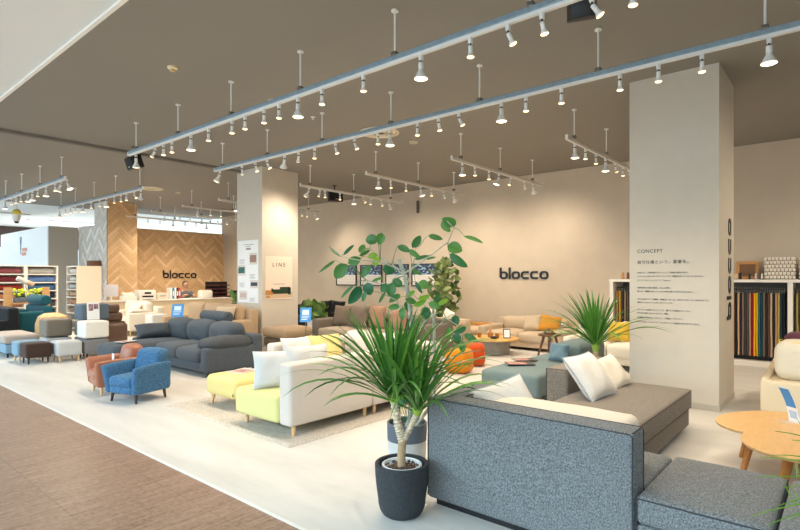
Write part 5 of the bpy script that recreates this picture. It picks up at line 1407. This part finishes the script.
sc = [((150, 84, 44), 'rust'), ((110, 70, 44), 'brown'), ((40, 34, 34), 'black'), ((190, 160, 130), 'beige'), ((46, 40, 38), 'soft black'), ((120, 104, 96), 'taupe'), ((60, 56, 58), 'charcoal'), ((84, 76, 72), 'dark taupe'),
      ((170, 130, 110), 'rose beige'), ((130, 24, 34), 'crimson'), ((226, 176, 30), 'yellow'), ((208, 160, 40), 'ochre'), ((24, 98, 112), 'teal'), ((22, 60, 76), 'petrol'), ((110, 96, 84), 'grey brown'), ((50, 40, 36), 'espresso'),
      ((90, 70, 58), 'chestnut'), ((190, 160, 134), 'sand'), ((40, 36, 36), 'ink black'), ((170, 140, 100), 'camel'), ((190, 150, 90), 'gold'), ((30, 60, 66), 'dark teal'), ((24, 34, 44), 'navy')]
def swatch(y, c, nm, where, w_=.03, zb=.17, x=10.98):
    t = thing('fabric_sample', '%s fabric sample hanging in %s' % (nm, where), 'fabric sample', (x, y, zb), 0, 'hanging fabric samples')
    bm = BM(); n = 8
    # folded hanging cloth: gently waved slab
    rows = []
    for k in range(n+1):
        f = k/n; z = f*(1.245-zb); off = .004*math.sin(f*7+y*40)
        rows.append([bm.verts.new((xx, yy+off*(1-f), z)) for xx, yy in ((-.17, -w_*.42), (.17, -w_*.42), (.17, w_*.42), (-.17, w_*.42))])
    for a, b in zip(rows, rows[1:]):
        for i in range(4): bm.faces.new((a[i], a[(i+1) % 4], b[(i+1) % 4], b[i]))
    bm.faces.new(rows[0][::-1]); bm.faces.new(rows[-1])
    obj('cloth', bm, fabric('swatch_'+nm.replace(' ', '_'), c, .1), t, smooth=False)
    obj('hanger_clip', bx(-.05, .05, -.006, .006, 1.24-zb, 1.285-zb), steel_m, t, smooth=False)
    obj('hook', tube(BM(), [(0, 0, 1.28-zb), (0, 0, 1.30-zb), (.0+.016, 0, 1.322-zb), (.0, 0, 1.333-zb), (-.016, 0, 1.322-zb)], .0025, 5), whitemet_m, t)
for k, (c, nm) in enumerate(sc): swatch(1.60-k*.0335, c, nm, 'the bay right of the large pillar')
for k, (c, nm) in enumerate((((170, 120, 60), 'caramel'), ((206, 150, 50), 'amber'), ((60, 50, 44), 'dark brown'), ((140, 120, 100), 'mushroom'), ((90, 76, 60), 'olive brown'), ((60, 44, 38), 'cocoa'), ((160, 110, 70), 'copper'), ((120, 60, 40), 'russet'))): swatch(3.55-k*.05, c, nm, 'the bay left of the large pillar')
for k, (c, nm) in enumerate((((176, 150, 84), 'straw'), ((60, 76, 70), 'moss'), ((150, 130, 110), 'stone'), ((90, 90, 90), 'grey'))): swatch(.68-k*.04, c, nm, 'the bay at the right edge of the photo')
ZT = 1.477
t = thing('wooden_frame', 'orange wooden frame leaning on the wall on top of the shelf', 'frame', (11.2, 1.42, ZT))
b = BM()
for a in ((-.17, .17, 0, .05), (-.17, .17, .27, .32), (-.17, -.12, .05, .27), (.12, .17, .05, .27)): box(b, -.018, .018, a[0], a[1], a[2], a[3])
bmesh.ops.rotate(b, verts=b.verts, matrix=Matrix.Rotation(R_(10), 3, 'Y')); obj('frame', b, wood('orange_pine', (206, 146, 84), .8), t, smooth=False)
b = bx(.0, .01, -.125, .125, .045, .275); bmesh.ops.rotate(b, verts=b.verts, matrix=Matrix.Rotation(R_(10), 3, 'Y')); obj('panel', b, wood('brown_panel', (130, 92, 56), .8), t, smooth=False)
for i, (y, c, h_, w_, n_, r) in enumerate(((1.56, (226, 190, 150), .1, .05, 'pale wooden', 0), (1.50, (20, 20, 22), .11, .045, 'black', 1), (1.36, (24, 24, 26), .1, .03, 'slim black', 1), (1.27, (180, 206, 220), .1, .025, 'pale blue', 1), (1.18, (236, 236, 236), .1, .025, 'white', 1))):
    t = thing('leg_sample', 'small %s sample block on top of the right shelf' % n_, 'sample block', (11.0, y, ZT), 0, 'sample blocks on the shelf')
    obj('block', bx(-w_/2, w_/2, -w_/2, w_/2, 0, h_, .004), plain('block_%d' % i, c, .4), t); obj('foot_cap', bx(-w_/2-.002, w_/2+.002, -w_/2-.002, w_/2+.002, 0, .008), dark_m, t, smooth=False)
for i, (y, c, n_) in enumerate(((3.5, (214, 160, 100), 'light'), (3.4, (140, 72, 44), 'reddish'), (3.28, (70, 44, 34), 'dark'), (3.16, (150, 84, 56), 'mid brown'))):
    t = thing('leg_sample', '%s wooden sofa leg standing on the left end of the shelf' % n_, 'sofa leg', (11.0, y, ZT), 0, 'sofa legs on the shelf')
    obj('leg_body', lathe(BM(), [(.034, 0), (.022, .13), (.02, .135)], n=16), wood('legwood_%d' % i, c, .75), t); obj('mount_plate', lathe(BM(), [(.036, -.0), (.036, .006)], n=16), steel_m, t)
# woven baskets
wv = plain('white_woven_band', (226, 216, 200), .7)
for i, (y, dsc) in enumerate(((.93, 'left'), (.45, 'right'))):
    t = thing('woven_basket', 'tall off-white woven basket on the shelf, the %s one' % dsc, 'basket', (11.08, y, ZT), 0, 'woven baskets')
    obj('core', bx(-.13, .13, -.19, .19, 0, .37), plain('basket_dark_core', (96, 84, 74), .9), t, smooth=False)
    for r in range(6):
        b = BM(); z = .005+r*.062
        for k in range(8):
            y0 = -.21+k*.0525
            soft(b, -.15, -.12, y0+(.012 if r % 2 else -.012), y0+.046+(.012 if r % 2 else -.012), z+.004, z+.052, r=.012, n=2)
        for s in (-1, 1):
            for k in range(5): soft(b, -.13+k*.053, -.088+k*.053, s*.205-.012, s*.205+.012, z+.004, z+.052, r=.012, n=2)
        box(b, -.14, .14, -.2, .2, z+.05, z+.06)
        obj('woven_band', b, wv, t)

# ------------------------------------------------------------------ cream sofa frame at right edge
cl = fabric('ivory_upholstery', (232, 214, 182), .04, 150, .1)
t = thing('sofa', 'ivory sofa seen from behind at the right edge of the photo', 'sofa', (7.5, .1, 0))
put(t, 'frame', (7.0, 8.3, -.9, .77, .02, .38), cl, .025, n=8)
b = sb(7.05-7.5, 8.3-7.5, .69-.1, .765-.1, .34, .40, r=.02, n=8)
for v in b.verts:
    if v.co.z > .36: v.co.z += .09*max(0, (v.co.x+.45)/1.25)
obj('side_panel', b, cl, t)
pc = put(t, 'back_cushion', (7.12, 7.62, -.12, .655, .382, .80), fabric('ivory_channel_cloth', (232, 220, 196), .04, 150, .5), .11, (.015, .015, .015), n=12)
put(t, 'back_cushion', (7.12, 7.62, -.9, -.14, .382, .80), fabric('ivory_channel_cloth', (232, 220, 196), .04, 150, .5), .11, (.015, .015, .015), n=12)
seam(t, [(7.22, .60, .76), (7.35, .63, .80), (7.5, .62, .79), (7.58, .56, .74)], plain('yellow_piping', (230, 206, 40), .7), .006)
seam(t, [(7.18, .5, .79), (7.2, 0, .815), (7.2, -.1, .80)], plain('yellow_piping', (230, 206, 40), .7), .006)
single('plum_pillow', sb(7.70, 7.98, .1, .62, .66, .86, r=.09, jit=.01), fabric('plum_cloth', (104, 62, 74), .12), 'plum coloured pillow on top of the ivory sofa', 'cushion', (7.84, .36, .66)).name = 'throw_pillow'
single('cushion', sb(7.65, 8.28, -.3, .67, .385, .655, r=.08), cl, 'ivory seat pad under the plum pillow', 'cushion', (7.95, .2, .385))
# nested tables
honey = wood('honey_oak', (222, 178, 120), .88, 4, (2, 9, 9), .35)
def bean(bm, cx, cy, a, b, rot, z0, z1, n=56, p=2.4):
    pr = []
    for k in range(n):
        q = 2*PI*k/n; c, s = math.cos(q), math.sin(q)
        x = a*abs(c)**(2/p)*(1 if c >= 0 else -1); y = b*abs(s)**(2/p)*(1 if s >= 0 else -1)*(1+.12*c)
        pr.append((cx+x*math.cos(rot)-y*math.sin(rot), cy+x*math.sin(rot)+y*math.cos(rot)))
    rings = []
    for z, k in ((z0, .965), (z0+.006, .985), (z1-.005, 1), (z1, .995)):
        rings.append([bm.verts.new((cx+(x-cx)*k, cy+(y-cy)*k, z)) for x, y in pr])
    for A, B2 in zip(rings, rings[1:]):
        for k in range(n): bm.faces.new((A[k], A[(k+1) % n], B2[(k+1) % n], B2[k]))
    bm.faces.new(rings[0][::-1]); bm.faces.new(rings[-1]); return bm
t = thing('nesting_table', 'farther and lower of two honey oak pebble-shaped tables', 'table', (5.12, .38, 0), 0, 'nesting tables')
obj('tabletop', bean(BM(), 0, 0, .52, .44, R_(-50), .325, .352, p=2.0), honey, t)
for x, y in ((-.28, .24), (.10, .30), (.34, -.3), (-.2, -.1)): obj('leg', tube(BM(), [(x*.82, y*.82, .33), (x*1.08, y*1.08, 0)], [.033, .02], 12), wood('honey_oak_leg', (196, 134, 72), .8), t)
t = thing('nesting_table', 'nearer and higher of two honey oak pebble-shaped tables', 'table', (4.53, .08, 0), 0, 'nesting tables')
obj('tabletop', bean(BM(), 0, 0, .60, .48, R_(-40), .375, .403, p=2.0), honey, t)
for x, y in ((.02, .28), (.36, .12), (-.28, -.2), (.24, -.3)): obj('leg', tube(BM(), [(x*.82, y*.82, .38), (x*1.06, y*1.06, 0)], [.04, .024], 12), wood('honey_oak_leg', (196, 134, 72), .8), t)
t = thing('brochure_holder', 'curved blue and white price card on the honey oak table', 'sign', (5.20, .38, .3525), R_(226))
b = bx(-.07, .07, -.06, .05, 0, .003); obj('base_plate', b, plain('clear_plate', (206, 176, 150), .3), t, smooth=False)
def curl(w_, z0, z1, th=.003, dy=0):
    b = BM(); n = 10; rows = []
    for k in range(n+1):
        f = z0+(z1-z0)*k/n; y = .045-.10*(f/.28)**1.7+dy
        rows.append([b.verts.new((x, yy, .003+f)) for x, yy in ((-w_/2, y), (w_/2, y), (w_/2, y+th), (-w_/2, y+th))])
    for A, B2 in zip(rows, rows[1:]):
        for i in range(4): b.faces.new((A[i], A[(i+1) % 4], B2[(i+1) % 4], B2[i]))
    b.faces.new(rows[0][::-1]); b.faces.new(rows[-1]); return b
obj('card', curl(.105, 0, .28), paper_m, t, smooth=False); obj('blue_print', curl(.095, .12, .27, .001, -.0012), blue_m, t, smooth=False); obj('price_print', curl(.07, .03, .09, .001, -.0012), plain('pale_blue_print', (170, 196, 220), .5), t, smooth=False)
# grass-like plant at lower right
t = thing('grassy_plant', 'thin bright green stems reaching in from the bottom right corner', 'potted plant', (3.28, -.22, .42))
pot(t, .07, .12, potw, .8, .01); obj('soil', lathe(BM(), [(.058, .075), (.001, .08)], n=14), soil_m, t)
b = BM(); rg = random.Random(2)
tips = [(775, 431, 2.45), (760, 457, 2.4), (771, 455, 2.5), (757, 477, 2.35), (783, 488, 2.4), (752, 516, 2.2), (768, 525, 2.15), (778, 506, 2.3), (792, 440, 2.6), (798, 470, 2.45), (790, 520, 2.2), (812, 430, 2.5), (805, 500, 2.3)]
o_ = Vector((3.28, -.22, .42))
for u, v, d in tips:
    T_ = inv(u, v, d)-o_; T_.z = max(T_.z, .04); m_ = T_*.5+Vector((0, 0, .12+.05*rg.random())); pts = []
    for k in range(9):
        f = k/8; pts.append((Vector((0, 0, .08))*(1-f)**2+m_*2*f*(1-f)*1.0+T_*f*f))
    tube(b, pts, [.0065*(1-.75*k/8) for k in range(9)], 5)
    for k in (4, 6):
        q = pts[k]; dr = Vector((rg.uniform(-1, 1), rg.uniform(-1, 1), rg.uniform(0, .8))).normalized()
        tube(b, [q, q+dr*.05, q+dr*.1+Vector((0, 0, .01))], [.003, .0025, .001], 5)
obj('stems', b, leafmat('bright_green_stem', (96, 150, 40), (130, 180, 60)), t)
